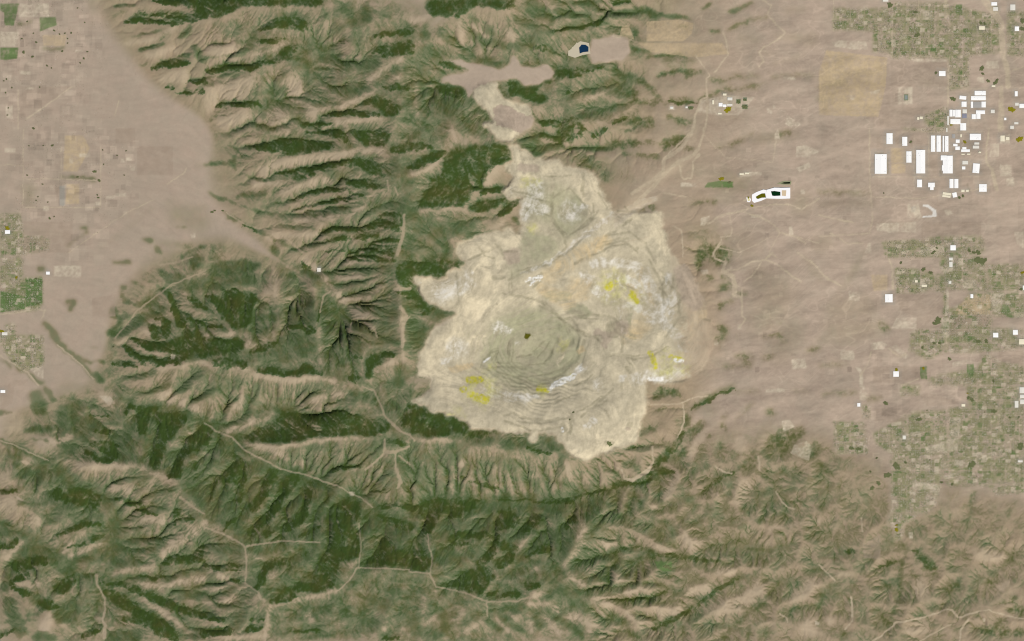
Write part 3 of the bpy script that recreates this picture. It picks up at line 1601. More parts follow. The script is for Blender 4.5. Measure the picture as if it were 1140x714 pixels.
o 260,430,25 370,405,25
o 1120,300,25
x 920,550,10 1000,510,18 1070,480,14
v 1090,430,20 1138,400,20
y3 400,540,60
y3 860,570,40
y3 1000,270,40
y3 520,410,25
T 640 299 6
N 0,400,5 60,430,6 130,455,6 170,490,5
N 0,325,5 150,340,4
N 150,310,5 250,320,6 300,370,6 310,450,6 315,540,6
N 240,590,6 280,570,6 400,590,7 480,570,6 540,540,6
N 340,600,5 390,660,5
N 570,130,8 620,190,6 625,240,5
g 365,310,14 355,400,16 390,460,16
o 490,100,14 500,190,14 535,260,14
o 430,70,14 440,0,14
v 60,40,30 130,150,22 200,220,18 300,240,14 310,330,14 330,440,10
v 340,60,22 400,90,22 460,200,22 500,320,30
v 480,10,18 540,140,18 600,260,22 560,360,18 480,340,18
v 650,240,18 640,330,18
v 800,290,10 810,400,10 780,480,8
v 780,680,22 600,700,22
v 740,550,14 690,520,14
c 640,120,12 690,230,12
c 700,370,14 640,420,16 560,440,12
t 150,430,25 230,460,28 265,420,20 190,510,22
o 440,400,30
o 0,120,60 100,100,30
x 670,610,12
N 590,60,6 700,180,8 690,300,6
N 860,340,10 900,350,10
N 60,480,10 40,550,10
T 560 400 6
N 440,350,6 470,410,8 460,365,6
n 400,470,8 390,490,7
N 405,465,12 395,490,10
N 0,150,5 150,155,6 300,140,6
N 100,390,6 200,400,8 280,410,6 370,395,5
N 90,415,5 250,432,6
N 500,350,6 580,310,7 640,265,7
N 560,340,6 640,310,7 700,270,6
N 790,160,9 790,210,8
N 830,60,14 850,90,10
N 430,490,9 430,540,9
N 330,290,6 420,260,6 520,220,6
N 200,230,5 330,210,5
N 470,180,6 560,140,7 600,100,6
N 0,380,6 80,350,5
N 690,560,14 720,575,16
v 600,410,30 560,450,22
v 810,115,22
v 550,60,16 490,90,14
v 20,240,20 180,260,16
c 420,360,16 440,440,14 410,520,12
c 860,300,22 820,420,22 720,500,16
c 640,520,22 560,650,16 460,620,12
c 100,460,14 330,440,14
c 740,580,14
g 40,60,60 300,100,50
t 840,465,12
T 456 143 5
c 600,30,22 550,60,18
c 590,195,8 660,185,9 730,180,9
c 600,258,10 720,268,10
c 750,225,22 840,190,22
c 940,290,12 970,400,12
c 1000,250,12 1020,400,12 1000,480,10
c 1060,330,12 1130,460,10
t 620,220,24 700,225,20
v 640,470,25 750,450,32 690,420,25
v 570,340,16 555,385,12
N 960,260,6 970,380,6
N 1050,360,5 1100,440,5
N 640,380,4 780,410,5
N 720,265,5 850,270,6 900,260,5
N 800,360,6 790,480,7 830,560,6 870,630,5
N 840,560,5 880,600,5 940,560,5 1010,500,5
N 548,220,7 540,240,8 560,250,5
N 1020,420,5 1030,500,6 960,560,5
y3 640,300,30 720,285,25
y3 690,550,20
g 900,420,60 860,480,40
v 910,470,25 980,440,20
T 460 230 6
N 550,250,8 580,290,10 595,320,10
t 640,340,35 680,350,30
N 610,300,10 690,300,8
N 535,475,16 585,470,12
N 600,582,8 620,585,6
N 655,430,6 660,590,6
N 700,430,5 850,390,6 960,340,6 1020,270,6
N 640,590,6 760,610,7 850,640,7 930,700,6
N 920,30,6 930,100,7 1000,190,7 1020,260,6
N 440,270,5 480,330,6 540,350,5
N 860,450,14
n 780,525,7 840,490,7
N 800,540,8 850,500,8
x 755,497,8 800,482,8 835,465,6
c 330,270,20 450,250,25 540,200,20 650,170,20 670,270,20
c 470,300,25 480,450,25 480,620,35
c 570,380,12 580,450,8
c 610,500,16 540,560,16
v 370,450,35 390,520,25
v 190,555,12
v 40,510,14
g 780,220,60 900,250,50
g 900,600,30 1040,600,25
T 684 143
P 0,510,40 160,345,30 300,235,30 420,150,25
P 240,390,20 100,440,25
P 410,110,20 450,0,20
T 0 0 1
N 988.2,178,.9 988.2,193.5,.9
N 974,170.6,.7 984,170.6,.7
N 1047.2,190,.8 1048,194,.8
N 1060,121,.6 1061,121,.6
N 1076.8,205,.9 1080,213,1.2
R 1000,146.8,.5 1096,146.8,.5
R 972,197,.5 1097,197,.5
R 1017.5,150,.4 1017.5,212,.4
R 1034,148,.4 1034,198,.4
R 1078.5,98,.5 1078.5,146,.5
R 1053,99.5,.5 1100,99.5,.5
R 1081,146,.4 1081,198,.4
R 1056,98,.4 1140,97.5,.5
R 980,100,.4 980,118,.4
R 1055,62,.4 1055,146,.5
R 985,62,.4 1055,64,.4
"""
RIDGES = """
F 0,-90,1560 60,-90,1570 95,0,1600 108,20,1610 130,45,1620 150,65,1640 172,95,1650 200,112,1660 235,128,1670 245,150,1680 236,180,1680 232,215,1680 240,240,1690 262,255,1700 300,285,1730 340,325,1800 372,340,1850 385,352,1900
F 262,250,1700 240,262,1700 200,270,1700 165,285,1680 148,310,1660 132,340,1650 127,372,1640 120,400,1650 100,413,1640 92,430,1640 60,452,1620 20,462,1600 -90,470,1570
F -90,-90,1540 -90,100,1530 -90,300,1530 -90,440,1550
F 0,0,1545 0,200,1530 0,400,1560 50,100,1555 60,350,1590
R -90,395,1620
F 1230,-90,1400 1230,300,1400 1230,800,1500
F 1140,-40,1410 1140,200,1410 1140,400,1430 1140,540,1480
F 1000,-40,1480 1000,150,1470 1000,300,1480 1000,420,1510 1000,540,1560
F 880,-40,1560 880,100,1550 880,220,1540 880,340,1570 870,440,1610 860,540,1680
F 800,160,1600 800,250,1620 810,400,1660 805,437,1670
R 340,-90,2450 360,0,2550 365,20,2500 400,60,2500 440,70,2600 470,60,2600 520,10,2650 570,13,2600 590,-20,2550 620,-90,2500
R 360,8,2550 318,9,2450 270,8,2350 250,20,2250 228,22,2150 200,30,1950 180,28,1850
R 440,70,2600 448,110,2650 440,160,2700 430,225,2700 445,240,2750 441,280,2700 450,340,2750 449,385,2700 455,400,2650
R 450,110,2600 490,120,2500 505,138,2550 530,158,2600 558,160,2500
R 430,225,2700 470,205,2650 500,170,2600
R 430,225,2700 400,232,2500 340,255,2100
R 440,160,2650 420,165,2550 380,170,2400 330,180,2150 300,195,1900
R 400,120,2500 440,95,2600
R 350,60,2450 330,85,2350 300,90,2200 260,110,1950
R 355,412,2450 356,370,2400 352,330,2250 348,310,2100
R 270,405,2400 235,405,2350 180,408,2050 150,402,1850
R 275,420,2450 355,420,2500 400,428,2550 416,437,2550 424,455,2600 438,473,2650 460,485,2700 456,495,2650 429,501,2700
R 310,310,2050 315,340,2150 317,370,2250 275,400,2450
R 429,501,2700 415,485,2650 368,489,2500 326,495,2300 290,493,2050
R 429,501,2700 440,515,2600 444,540,2450
R 460,490,2700 500,490,2750 560,505,2650 620,505,2500 645,515,2400
R 225,445,2150 250,455,1950
R 200,450,1900 215,470,1950
R 90,525,2000 130,517,2150 160,522,2250 190,533,2350 205,545,2400
R 190,535,2350 228,585,2450 268,606,2550 273,610,2600 310,603,2450 350,602,2400
R 273,610,2600 275,655,2650 290,668,2700 330,672,2600 375,660,2550 398,632,2600 430,633,2600 478,638,2600 490,655,2600 540,668,2550 576,668,2500 620,640,2450 632,635,2450
R 398,632,2600 400,590,2400 398,575,2300
R 478,638,2600 480,600,2450
R 290,668,2700 298,710,2600 300,790,2550
R 632,635,2450 640,600,2350 660,580,2200 700,560,2000
R 632,635,2450 680,660,2300 730,700,2100 760,750,2000
R 540,668,2550 545,690,2500 560,740,2400
R 228,590,2400 190,600,2200 160,630,2000 130,640,1900
R 60,560,1950 90,590,1950 110,620,1850
R 20,470,1700 45,500,1780
R 0,530,1850 20,570,1900
R 30,640,2000 60,660,2050 50,710,2150 40,790,2200
R 620,110,2050 650,130,2000 700,150,1850
R 600,50,2350 640,35,2150 690,25,1950
R 640,60,2000 600,90,2050
V 45,355,1600 60,375,1620 90,412,1650 115,425,1680 128,440,1700 140,450,1730 200,453,1800 228,470,1830 243,485,1860 274,503,1900 312,523,1960 364,538,2020 387,547,2060 414,562,2120 440,585,2250
V -60,470,1570 0,490,1600 30,505,1640 60,520,1690 85,535,1740 120,550,1790 132,585,1830 125,612,1830 106,622,1830
V -60,560,1600 0,578,1640 35,598,1720 70,630,1790 106,645,1830 117,672,1900 116,712,2000 118,790,2150
V 455,565,2150 480,556,2120 530,557,2060 560,557,2020 600,556,1980 650,547,1900 684,540,1850 724,527,1790 735,514,1770 752,495,1740 762,478,1720 770,455,1700 800,436,1670
V 720,700,1950 740,690,1900 770,672,1840 800,655,1780 825,643,1740 870,646,1700 930,640,1650
V 640,625,2200 684,612,2000 740,620,1880 800,625,1800 820,632,1760
V 805,712,1850 830,685,1780 850,665,1740 880,640,1690
V 770,565,1780 800,540,1730 815,528,1710 840,505,1690 860,480,1660
V 998,690,1720 1002,640,1650 1008,605,1600
V 370,340,1880 350,300,1760
V 300,112,1850 330,85,2100 380,40,2250
V 228,200,1690 300,215,1850 350,220,2050
V 265,255,1720 310,240,1850 360,240,2100
V 335,452,2050 300,455,1980 250,470,1870
V 440,440,2450 450,420,2400
V 480,440,2450 470,400,2400 468,370,2350 462,330,2400
V 520,50,2250 545,80,2200 500,95,2250 470,100,2400
V 690,30,1800 740,18,1700 800,5,1600
V 640,125,1900 684,118,1800 745,115,1680 800,98,1620 880,85,1550
V 600,165,1950 660,165,1780 700,160,1700
V 340,80,2150 350,40,2300
V 110,640,1830 160,640,1950 228,650,2150
R 570,120,2150
R 545,110,2250
"""
REGION = [(425,290,45,.3),(470,330,40,.2),(445,210,40,.2),(330,150,60,.12),(360,40,60,.14),(720,600,80,.14),(820,690,90,.12),(1000,700,80,.1),(300,100,70,.14),(330,215,70,.14),(390,200,60,.22),(380,270,50,.2),(330,515,70,.3),(430,525,60,.25),(250,430,60,.14),(560,520,70,.2),(420,60,110,.30),(330,130,70,.20),(480,120,70,.36),(470,260,80,.36),(430,330,80,.30),(380,380,70,.30),(230,350,80,.30),(300,470,130,.28),(180,480,110,.26),(80,560,100,.28),(150,640,120,.30),(280,620,120,.32),(400,560,120,.34),(500,520,110,.34),(420,660,120,.34),(560,640,110,.32),(640,580,90,.26),(700,660,100,.20),(800,640,110,.16),(860,560,110,.22),(760,520,80,.2),(600,60,80,.28),(660,120,70,.22),(960,600,110,.2),(1080,640,110,.22),(980,690,80,.18),(660,20,60,.22),(300,30,60,.25),(1110,590,60,.2),(900,530,60,.2)]
WH = 'warehouse'
BUILDINGS = []
def _b(label, rects, roof='w', hgt=11, rot=0, group=None, name=WH, cat='warehouse'):
    BUILDINGS.append((name, cat, label, group, rects, roof, hgt, rot))
# the industrial park
_b('very wide white warehouse at the west edge of the industrial park', [(974.1,171.7,987.3,193.5)], hgt=14)
_b('very long narrow white warehouse running north to south, the longest of all', [(1020.2,167,1030.2,193.1)], hgt=14)
_b('big white warehouse with jagged stepped edges', [(1049.8,173.4,1060.9,193.1),(1047.5,173.1,1054,178.6),(1048.8,184,1050.4,190)], hgt=13)
_b('white warehouse standing alone at the north west corner of the industrial park', [(987.1,148.4,993.9,160.4)])
_b('white warehouse next east of the one at the north west corner', [(1004.6,152.4,1010.2,162.4)])
_b('narrow white warehouse just west of the longest one', [(1009.2,168.6,1015,181.1)])
_b('westmost of three parallel long white warehouses', [(1036.6,151,1041.3,169)])
_b('middle one of three parallel long white warehouses', [(1042.9,151,1047.6,169)])
_b('eastmost of three parallel long warehouses, with a split grey and white roof', [(1049.6,151.4,1051.2,169),(1052,151.4,1056.1,169)])
_b('broad white warehouse north east of the small sheds', [(1079.9,149,1092.3,156)])
_b('slightly tilted white building south of the small sheds', [(1083.3,182.1,1090.7,192.7)], rot=-5)
_b('square white building at the south east end of the industrial park', [(1090.3,205.1,1098.7,213.5)])
_b('small white warehouse below the south end of the longest warehouse', [(1021.2,200.1,1026.6,208.5)])
_b('star shaped white building south of the longest warehouse', [(1033.5,203.5,1040.8,208.5),(1035.5,206,1039.6,211.6)])
_b('west twin of two narrow white sheds south of the jagged warehouse', [(1057.3,199.3,1061.7,209.5)])
_b('east twin of two narrow white sheds south of the jagged warehouse', [(1062.7,199.3,1067.1,209.5)])
_b('slanted pale building south of the twin narrow sheds', [(1049.5,214.5,1059,217.2),(1049.4,217.6,1058.6,219.8)], 'c', 8, -8)
_b('small tilted white building beside the slanted pale one', [(1060.7,214.5,1065.5,219.7)], 'w', 8, 12)
_b('pale low sheds beside the dark trees at the south end of the park', [(1070.5,211.3,1074,213.8),(1075.6,211.3,1078.6,213.6)], 'c', 6)
_b('topmost long white warehouse of the northern block', [(1085.3,101.2,1097.7,106.2)])
_b('second and longer white warehouse from the top of the northern block', [(1081.3,107,1097.7,111.6)])
_b('thin white building at the west end of the third row of the northern block', [(1081,113.2,1083.6,120.2)])
_b('blue grey roofed building in the third row of the northern block', [(1083.9,113.4,1092.4,120)], 'g')
_b('white building at the east end of the third row of the northern block', [(1092.9,113.2,1097.7,119.6)])
_b('small slanted white building at the north west of the northern block', [(1068.5,106.8,1075.9,110.8)], 'w', 9, -6)
_b('square white building below the small slanted one', [(1070.7,113.2,1076.3,119)])
_b('narrow white building with a grey wing west of the tall white box', [(1057.3,122.2,1060.6,129.8),(1060.9,122.4,1063.4,129.6)])
_b('tall white box building in the fourth row of the northern block', [(1063.7,122.2,1069.9,130.6)])
_b('small white building above a blue lot', [(1071.9,121.8,1076.7,126.2)], 'p', 8)
_b('blue roofed building below the small white one', [(1071.5,126.6,1076.5,131.5)], 'u', 8)
_b('white building with stepped wings in the middle of the northern block', [(1086.8,123,1096.8,127),(1087.2,126,1091.8,132.4),(1082,127.2,1086.6,132.6)])
_b('pale small building with a tan yard to its east', [(1103.3,122.2,1107.6,126)], 'p', 7)
_b('white warehouse above a yellow tree clump', [(1058.3,132.6,1069.5,138.2)])
_b('square white building south east of the yellow tree clump', [(1069.3,137.2,1075.8,145.2)])
_b('thin pale strip building at the west edge of the northern block', [(1054.7,129.2,1056.7,139.2)], 'p', 7)
_b('pale strip building below the yellow tree clump', [(1053.6,142.5,1055,147)], 'p', 7)
_b('small pink cream shed west of a green yard', [(1069.3,149.6,1071,152.8)], 'c', 6)
_b('small white square shed at the top of the shed cluster', [(1064.3,155.4,1068.5,159.2)], 'w', 8)
_b('grey roofed shed west of the small white square shed', [(1060.2,149.4,1063.6,154)], 'g', 7)
_b('white shed with a lower grey wing in the shed cluster', [(1063.8,163.2,1068.7,167),(1061.4,160.2,1066.2,162.8)], 'w', 8)
_b('white stepped shed below the yellow trees', [(1070.3,166.4,1079.9,169.2),(1071.6,163.8,1076,166.2)], 'w', 8)
_b('grey shed with pale stripes east of the white stepped shed', [(1083.3,162.2,1090.3,165.4),(1085,158.6,1090.4,161)], 'p', 7)
_b('row of low tan sheds at the south of the shed cluster', [(1070.6,171.2,1074.2,172.4),(1076.8,171,1080.4,172.4),(1089.6,168.8,1092.4,170.4)], 'c', 6)
_b('dull grey shed on the west side of the lane north of the tilted building', [(1071.7,179.1,1077.9,183.1)], 'p', 7)
_b('tiny white shed south of the dull grey shed', [(1071.2,185.4,1074.9,188.7)], 'w', 7)
# along the east edge
_b('small upright white building east of the northern block', [(1130,101.6,1133.2,107.2)])
_b('white building on the east edge of the photo', [(1135.2,115.6,1143,120.2)])
_b('pale building joined on the west of the white one at the east edge', [(1130.4,114.4,1134.4,117.6)], 'p', 7)
_b('small pale house above the green trees north of the industrial park', [(1104.3,95,1108.3,96.8)], 'c', 6)
_b('tiny white hut on the road east of the northern block', [(1118.2,131.2,1120.6,133.8)], 'w', 6)
_b('pale shed near the grey yard on the east edge', [(1129.5,136,1134,138.4)], 'p', 6)
_b('pale greenish roofed shed on the east side road', [(1125,140,1129,143.6)], 'p', 6)
_b('grey tan sheds north of the yellow orchard', [(1114,151,1118.8,157.4),(1120,152.4,1124,156)], 'c', 6)
_b('lone white house on bare land with small trees to its west', [(1045.6,79.1,1052.8,84.7)], 'w', 8)
_b('white building at the north east crossroads', [(1104,2.4,1110.3,6.2)])
_b('pale building just below the one at the north east crossroads', [(1106,7.8,1111.3,12)], 'p', 8)
_b('light blue grey building east of the crossroads', [(1125,5,1130.6,11.4)], 'p', 9)
_b('white building beside bright green trees near the north east corner', [(1130,29.5,1134.8,34.5)])
_b('pale school building inside the northern suburb', [(1090.3,29.1,1096.7,33.1)], 'c', 7)
_b('flat white building on the top edge of the northern suburb', [(983.1,-1,989.1,1.8)], 'p', 8)
_b('low pale sheds at the end of the diagonal track west of the warehouses', [(1021.2,130.6,1023.6,133.4),(1024.2,129.8,1027.4,132.6)], 'c', 6)
# middle suburb
_b('square white building west of the middle suburb beside dark trees', [(985.5,327.7,993.9,336.7)], 'w', 11)
_b('bright white square building in the middle of the green suburb', [(1058.3,273.2,1064.3,278.8)], 'w', 10)
_b('white square building with a yellow green tree clump above it', [(994.7,413.6,1000.8,419.6)], 'w', 10)
_b('small white building in a row of trees, the west one of two', [(1105.9,370.7,1111.6,375.8)], 'w', 9)
_b('small white building in a row of trees, the east one of two', [(1128,367.5,1133.4,372.8)], 'w', 9)
_b('cream building at the east edge below the two small white ones', [(1134.8,377.6,1141,383.6)], 'c', 8)
_b('tiny white building at the corner of a tan lot', [(1080.7,327.7,1083.7,332.1)], 'w', 7)
_b('pale narrow school wing south of the bright white square building', [(1056.7,287,1060.9,290),(1057,291.6,1060.7,297.6)], 'p', 7)
_b('tiny pale house on the north edge of a brown field', [(1026.2,317.1,1032.2,319.5)], 'c', 6)
_b('tiny tan house among streets by the brown field', [(1018.8,312,1021.8,314.6)], 'c', 6)
_b('tiny pale building by the road at the suburb centre', [(1056.3,313,1059.3,316.1)], 'p', 6)
_b('tall thin white building cut by the east edge of the photo', [(1139,318.1,1142,323.1)], 'w', 8)
# southern suburb
_b('lone small white house at the end of a pale road', [(954.5,449,957.9,452.8)], 'w', 7)
_b('pale upright building by the south east suburb edge', [(1130,446.6,1134,454)], 'p', 8)
_b('row of pale sheds along the east edge of the southern suburb', [(1135.4,431.4,1141,438),(1135.8,439.6,1141,443.6),(1136,445,1141,450)], 'p', 7)
_b('small tan building beside a yellow green patch', [(1070.7,450,1074.7,452.8)], 'c', 6)
_b('pale square house among the southern suburb streets', [(1005.2,485.3,1008.6,489.3)], 'p', 6)
_b('thin white building near the lower east edge', [(1133.4,512.7,1138.8,514.9)], 'p', 6)
# the west side
_b('white building with an olive tree clump above it in the western town', [(5.4,256.4,11,260.4)], 'w', 8)
_b('pale building with yellow trees at the west edge of the photo', [(2,370.1,8,373.4)], 'p', 7)
_b('small white barn with dark trees on the western plain', [(51.1,302.6,55.2,305.8)], 'w', 7)
_b('small white plant on the canyon road west of the mine', [(353,298.4,357,302.6)], 'p', 7)
_b('small white house on the south west plain', [(.4,434.4,5.6,437.6)], 'w', 7)
# works on the foothills
_b('white sheds at the heart of the works in the eastern foothills', [(800.2,114.6,804.4,118.6),(804.8,116.4,808.6,119.2)], 'w', 9)
_b('tall white hall on the north side of the works', [(810,108.6,815.4,111.8)], 'p', 9)
_b('slender cream silo house west of the works', [(793,111.6,794.8,116.2)], 'c', 9)
_b('low pinkish roofed shed east of the white sheds of the works', [(809.4,115.8,815.4,117.8)], 'p', 7)
_b('pale shed by the western gate of the works', [(799.4,125.6,803.4,127.4)], 'c', 6)
_b('cream hut on the north side of the yellow trees of the works', [(804.8,104.2,808.8,106.4)], 'c', 6)
_b('pale hut on the gravel lot west of the works', [(746.2,118.8,749.6,121.4)], 'p', 6)
_b('pale hut between the gravel lot and the small dark pond', [(763.2,118.6,765.6,120.6)], 'p', 6)
_b('row of low pale sheds north of the white reservoir', [(823.4,193,828,194.8),(829.4,192.2,834,194)], 'c', 6)
import bpy, math, random
import numpy as np

# ---------------------------------------------------------------- frame
# photo pixels are used as map coordinates: 1 map unit = 30 m on the ground, y grows to the south
PX = 30.0
M0 = 40                              # margin of finely gridded land round the picture
CW, CH = 1140 + 2 * M0, 714 + 2 * M0
CX, CY = 570.0, 357.0
rng = np.random.default_rng(7)
random.seed(7)
SC = bpy.context.scene
COL = SC.collection

# ---------------------------------------------------------------- noise
def perlin(xs, ys, seed):
    r = np.random.default_rng(seed)
    xi = np.floor(xs).astype(np.int32); yi = np.floor(ys).astype(np.int32)
    xf = (xs - xi).astype(np.float32); yf = (ys - yi).astype(np.float32)
    ang = r.random((256, 256)).astype(np.float32) * 6.2832
    gx = np.cos(ang); gy = np.sin(ang)
    u = xf * xf * xf * (xf * (xf * 6 - 15) + 10); v = yf * yf * yf * (yf * (yf * 6 - 15) + 10)
    def g(i, j):
        a = (xi + i) & 255; b = (yi + j) & 255
        return gx[b, a] * (xf - i) + gy[b, a] * (yf - j)
    n0 = g(0, 0) * (1 - u) + g(1, 0) * u
    n1 = g(0, 1) * (1 - u) + g(1, 1) * u
    return (n0 * (1 - v) + n1 * v) * 1.5

YY, XX = np.mgrid[0:CH, 0:CW].astype(np.float32)
PXX = XX - M0; PYY = YY - M0          # photo pixel coordinates of every cell

def fbm(scale, octs, seed, sx=1.0, sy=1.0, X=None, Y=None, gain=0.5):
    X = XX if X is None else X; Y = YY if Y is None else Y
    out = 0; amp = 1.0
    for o in range(octs):
        out = out + amp * perlin(X * sx / scale + 13.7 * o, Y * sy / scale + 7.1 * o, seed + o)
        scale *= 0.5; amp *= gain
    return out.astype(np.float32)

def sstep(a, b, x):
    t = np.clip((x - a) / (b - a), 0, 1)
    return t * t * (3 - 2 * t)

def blur(a, s):
    a = a.astype(np.float32); n = max(1, int(round(s * 1.1)))
    for _ in range(3):
        for ax in (0, 1):
            p = np.pad(a, [(n + 1, n) if k == ax else (0, 0) for k in (0, 1)], mode='edge')
            c = np.cumsum(p, axis=ax, dtype=np.float64)
            if ax == 0: a = ((c[2 * n + 1:] - c[:-2 * n - 1]) / (2 * n + 1)).astype(np.float32)
            else: a = ((c[:, 2 * n + 1:] - c[:, :-2 * n - 1]) / (2 * n + 1)).astype(np.float32)
    return a

# ---------------------------------------------------------------- land-cover survey: strokes and outlines
WXN = fbm(9, 4, 11, gain=.65) * 2.2; WYN = fbm(9, 4, 21, gain=.65) * 2.2
WXS = fbm(38, 2, 15) * 5; WYS = fbm(38, 2, 25) * 5
MASK = {}
KPTS, YPTS, POLYS = [], [], []
def mk(k):
    if k not in MASK: MASK[k] = np.zeros((CH, CW), np.float32)
    return MASK[k]
def win(x0, y0, x1, y1):
    return (slice(int(max(0, y0 + M0)), int(min(CH, y1 + M0 + 2))), slice(int(max(0, x0 + M0)), int(min(CW, x1 + M0 + 2))))
def stroke(k, pts, feather, warp):
    m = mk(k)
    if len(pts) == 1: pts = pts + [(pts[0][0] + .01, pts[0][1], pts[0][2])]
    for (ax, ay, ar), (bx, by, br) in zip(pts[:-1], pts[1:]):
        R = max(ar, br) + 4 + max(feather, .6 * max(ar, br))
        s = win(min(ax, bx) - R, min(ay, by) - R, max(ax, bx) + R, max(ay, by) + R)
        if s[0].start >= s[0].stop or s[1].start >= s[1].stop: continue
        x = PXX[s] + WXN[s] * warp; y = PYY[s] + WYN[s] * warp
        dx, dy = bx - ax, by - ay
        t = np.clip(((x - ax) * dx + (y - ay) * dy) / (dx * dx + dy * dy + 1e-6), 0, 1)
        d = np.hypot(x - ax - t * dx, y - ay - t * dy); r = ar + (br - ar) * t
        f = feather if feather > 0 else np.maximum(1.5, -feather * r)
        m[s] = np.maximum(m[s], sstep(0, 1, (r - d) / f + .5))
def inside(x, y, pts):
    r = np.zeros(x.shape, bool); n = len(pts)
    for i in range(n):
        ax, ay = pts[i]; bx, by = pts[(i + 1) % n]
        if ay == by: continue
        c = ((ay > y) != (by > y)) & (x < (bx - ax) * (y - ay) / (by - ay) + ax)
        r ^= c
    return r
def poly(k, pts, warp, soft=0, val=1.0):
    m = mk(k)
    xs = [p[0] for p in pts]; ys = [p[1] for p in pts]
    s = win(min(xs) - 6, min(ys) - 6, max(xs) + 6, max(ys) + 6)
    if s[0].start >= s[0].stop or s[1].start >= s[1].stop: return None
    x = PXX[s] + WXN[s] * warp; y = PYY[s] + WYN[s] * warp
    acc = 0
    for ox, oy in ((-.25, -.25), (.25, -.25), (-.25, .25), (.25, .25)):
        acc = acc + inside(x + ox, y + oy, pts)
    a = (acc / 4).astype(np.float32) * val
    if soft: a = blur(a, soft)
    m[s] = np.maximum(m[s], a)
    return s, a

FEATH = {'D': -.75, 'M': -.95, 'L': -1.6, 'P': -1.1, 'R': 1.2, 'g': -.5, 'o': -.9, 'c': -.9, 'v': -1.1, 'x': 1.5, 't': -.6, 'Y': 1.6, 'y2': 1.2, 'y3': -1.2, 'N': 1.4, 'n': 1.0}
ox = oy = 0.0; sc = 1.0
for line in SURVEY.splitlines():
    q = line.split()
    if not q: continue
    if q[0] == 'T':
        ox, oy = float(q[1]), float(q[2]); sc = float(q[3]) if len(q) > 3 else 4.991; continue
    pts = [[float(v) for v in p.split(',')] for p in q[1:]]
    pts = [[ox + p[0] / sc, oy + p[1] / sc] + [r / sc for r in p[2:]] for p in pts]
    k = q[0]
    if k == 'K': KPTS += [tuple(p) for p in pts]
    elif k == 'Y' and sc < 5 and sc > 4: YPTS += [tuple(p) for p in pts]
    elif len(pts[0]) == 3:
        if k == 'R': pts = [[p[0], p[1], min(p[2] * .55, 1.5) if p[2] < 2.2 else p[2] * .75] for p in pts]
        if k == 'v': pts = [[p[0], p[1], p[2] * .8] for p in pts]
        stroke(k, [tuple(p) for p in pts], FEATH.get(k, 1.5), .35 if k in 'RNx' else (.6 if k == 'Y' else 1.0))
    elif k == 'd': poly('D', pts, .9, 1)
    elif k == 'S2': poly('L', pts, 1.0, 3)
    elif k == 'p': poly('P', pts, 1.0, 2)
    elif k in ('mine', 'mine2'): poly('mine', pts, 1.1); poly(k, pts, 1.1)
    elif k in ('tail', 'east', 'g', 't'):
        r_ = poly(k, pts, .8, {'east': 4, 'g': 4}.get(k, 0))
        if k == 'tail': POLYS.append((k, pts))
    elif k == 'S': poly('S', pts, .25, 1)
    elif k in 'GybqkW':
        poly(k, pts, .12, 0, .75 + .25 * random.random()); POLYS.append((k, pts))
for k in 'D M L P R S G y b q k W mine mine2 tail east g o c v x t Y y2 y3 N n'.split(): mk(k)

# ---------------------------------------------------------------- height: ridges, valleys and foot lines, then erosion
def resize(a, h, w):
    H, W = a.shape
    y = np.linspace(0, H - 1, h); x = np.linspace(0, W - 1, w)
    y0 = np.minimum(y.astype(int), H - 2); x0 = np.minimum(x.astype(int), W - 2)
    fy = (y - y0)[:, None].astype(np.float32); fx = (x - x0)[None].astype(np.float32)
    a00 = a[y0][:, x0]; a01 = a[y0][:, x0 + 1]; a10 = a[y0 + 1][:, x0]; a11 = a[y0 + 1][:, x0 + 1]
    return ((a00 * (1 - fx) + a01 * fx) * (1 - fy) + (a10 * (1 - fx) + a11 * fx) * fy).astype(np.float32)
lines = []
for line in RIDGES.splitlines():
    q = line.split()
    if q: lines.append([tuple(float(v) for v in p.split(',')) for p in q[1:]])
z = None
for step, its in ((16, 500), (8, 300), (4, 200)):
    h_, w_ = CH // step + 1, CW // step + 1
    cs = np.zeros((h_, w_), np.float32); cn = np.zeros((h_, w_), np.float32)
    for L in lines:
        for a, b in zip(L[:-1], L[1:]) if len(L) > 1 else [(L[0], L[0])]:
            n = int(max(abs(a[0] - b[0]), abs(a[1] - b[1])) / step * 2) + 1
            for t in np.linspace(0, 1, n + 1):
                i = int(round((a[1] + (b[1] - a[1]) * t + M0) / step)); j = int(round((a[0] + (b[0] - a[0]) * t + M0) / step))
                i = min(max(i, 0), h_ - 1); j = min(max(j, 0), w_ - 1)
                cs[i, j] += a[2] + (b[2] - a[2]) * t; cn[i, j] += 1
    fixed = cn > 0; val = cs / np.maximum(cn, 1)
    z = np.full((h_, w_), 1750, np.float32) if z is None else resize(z, h_, w_)
    for _ in range(its):
        z[fixed] = val[fixed]
        p = np.pad(z, 1, mode='edge')
        z = .25 * (p[2:, 1:-1] + p[:-2, 1:-1] + p[1:-1, 2:] + p[1:-1, :-2])
    z[fixed] = .5 * z[fixed] + .5 * val[fixed]
base = blur(resize(z, CH, CW), 3)
gy, gx = np.gradient(blur(base, 8) / PX)
mount = sstep(.035, .11, np.hypot(gx, gy) + .05 * blur(np.maximum(MASK['D'], .8 * MASK['M']), 8))
minem = MASK['mine']; mine_soft = blur(minem, 3)
flat = np.clip(blur(np.maximum(MASK['S'], MASK['tail']), 2) * 1.5, 0, 1)
mount *= 1 - flat
regsum = np.zeros((CH, CW), np.float32)
for x_, y_, r_, v_ in REGION:
    regsum = regsum + v_ * np.exp(-(((PXX - x_) / r_) ** 2 + ((PYY - y_) / (r_ * .75)) ** 2)).astype(np.float32)
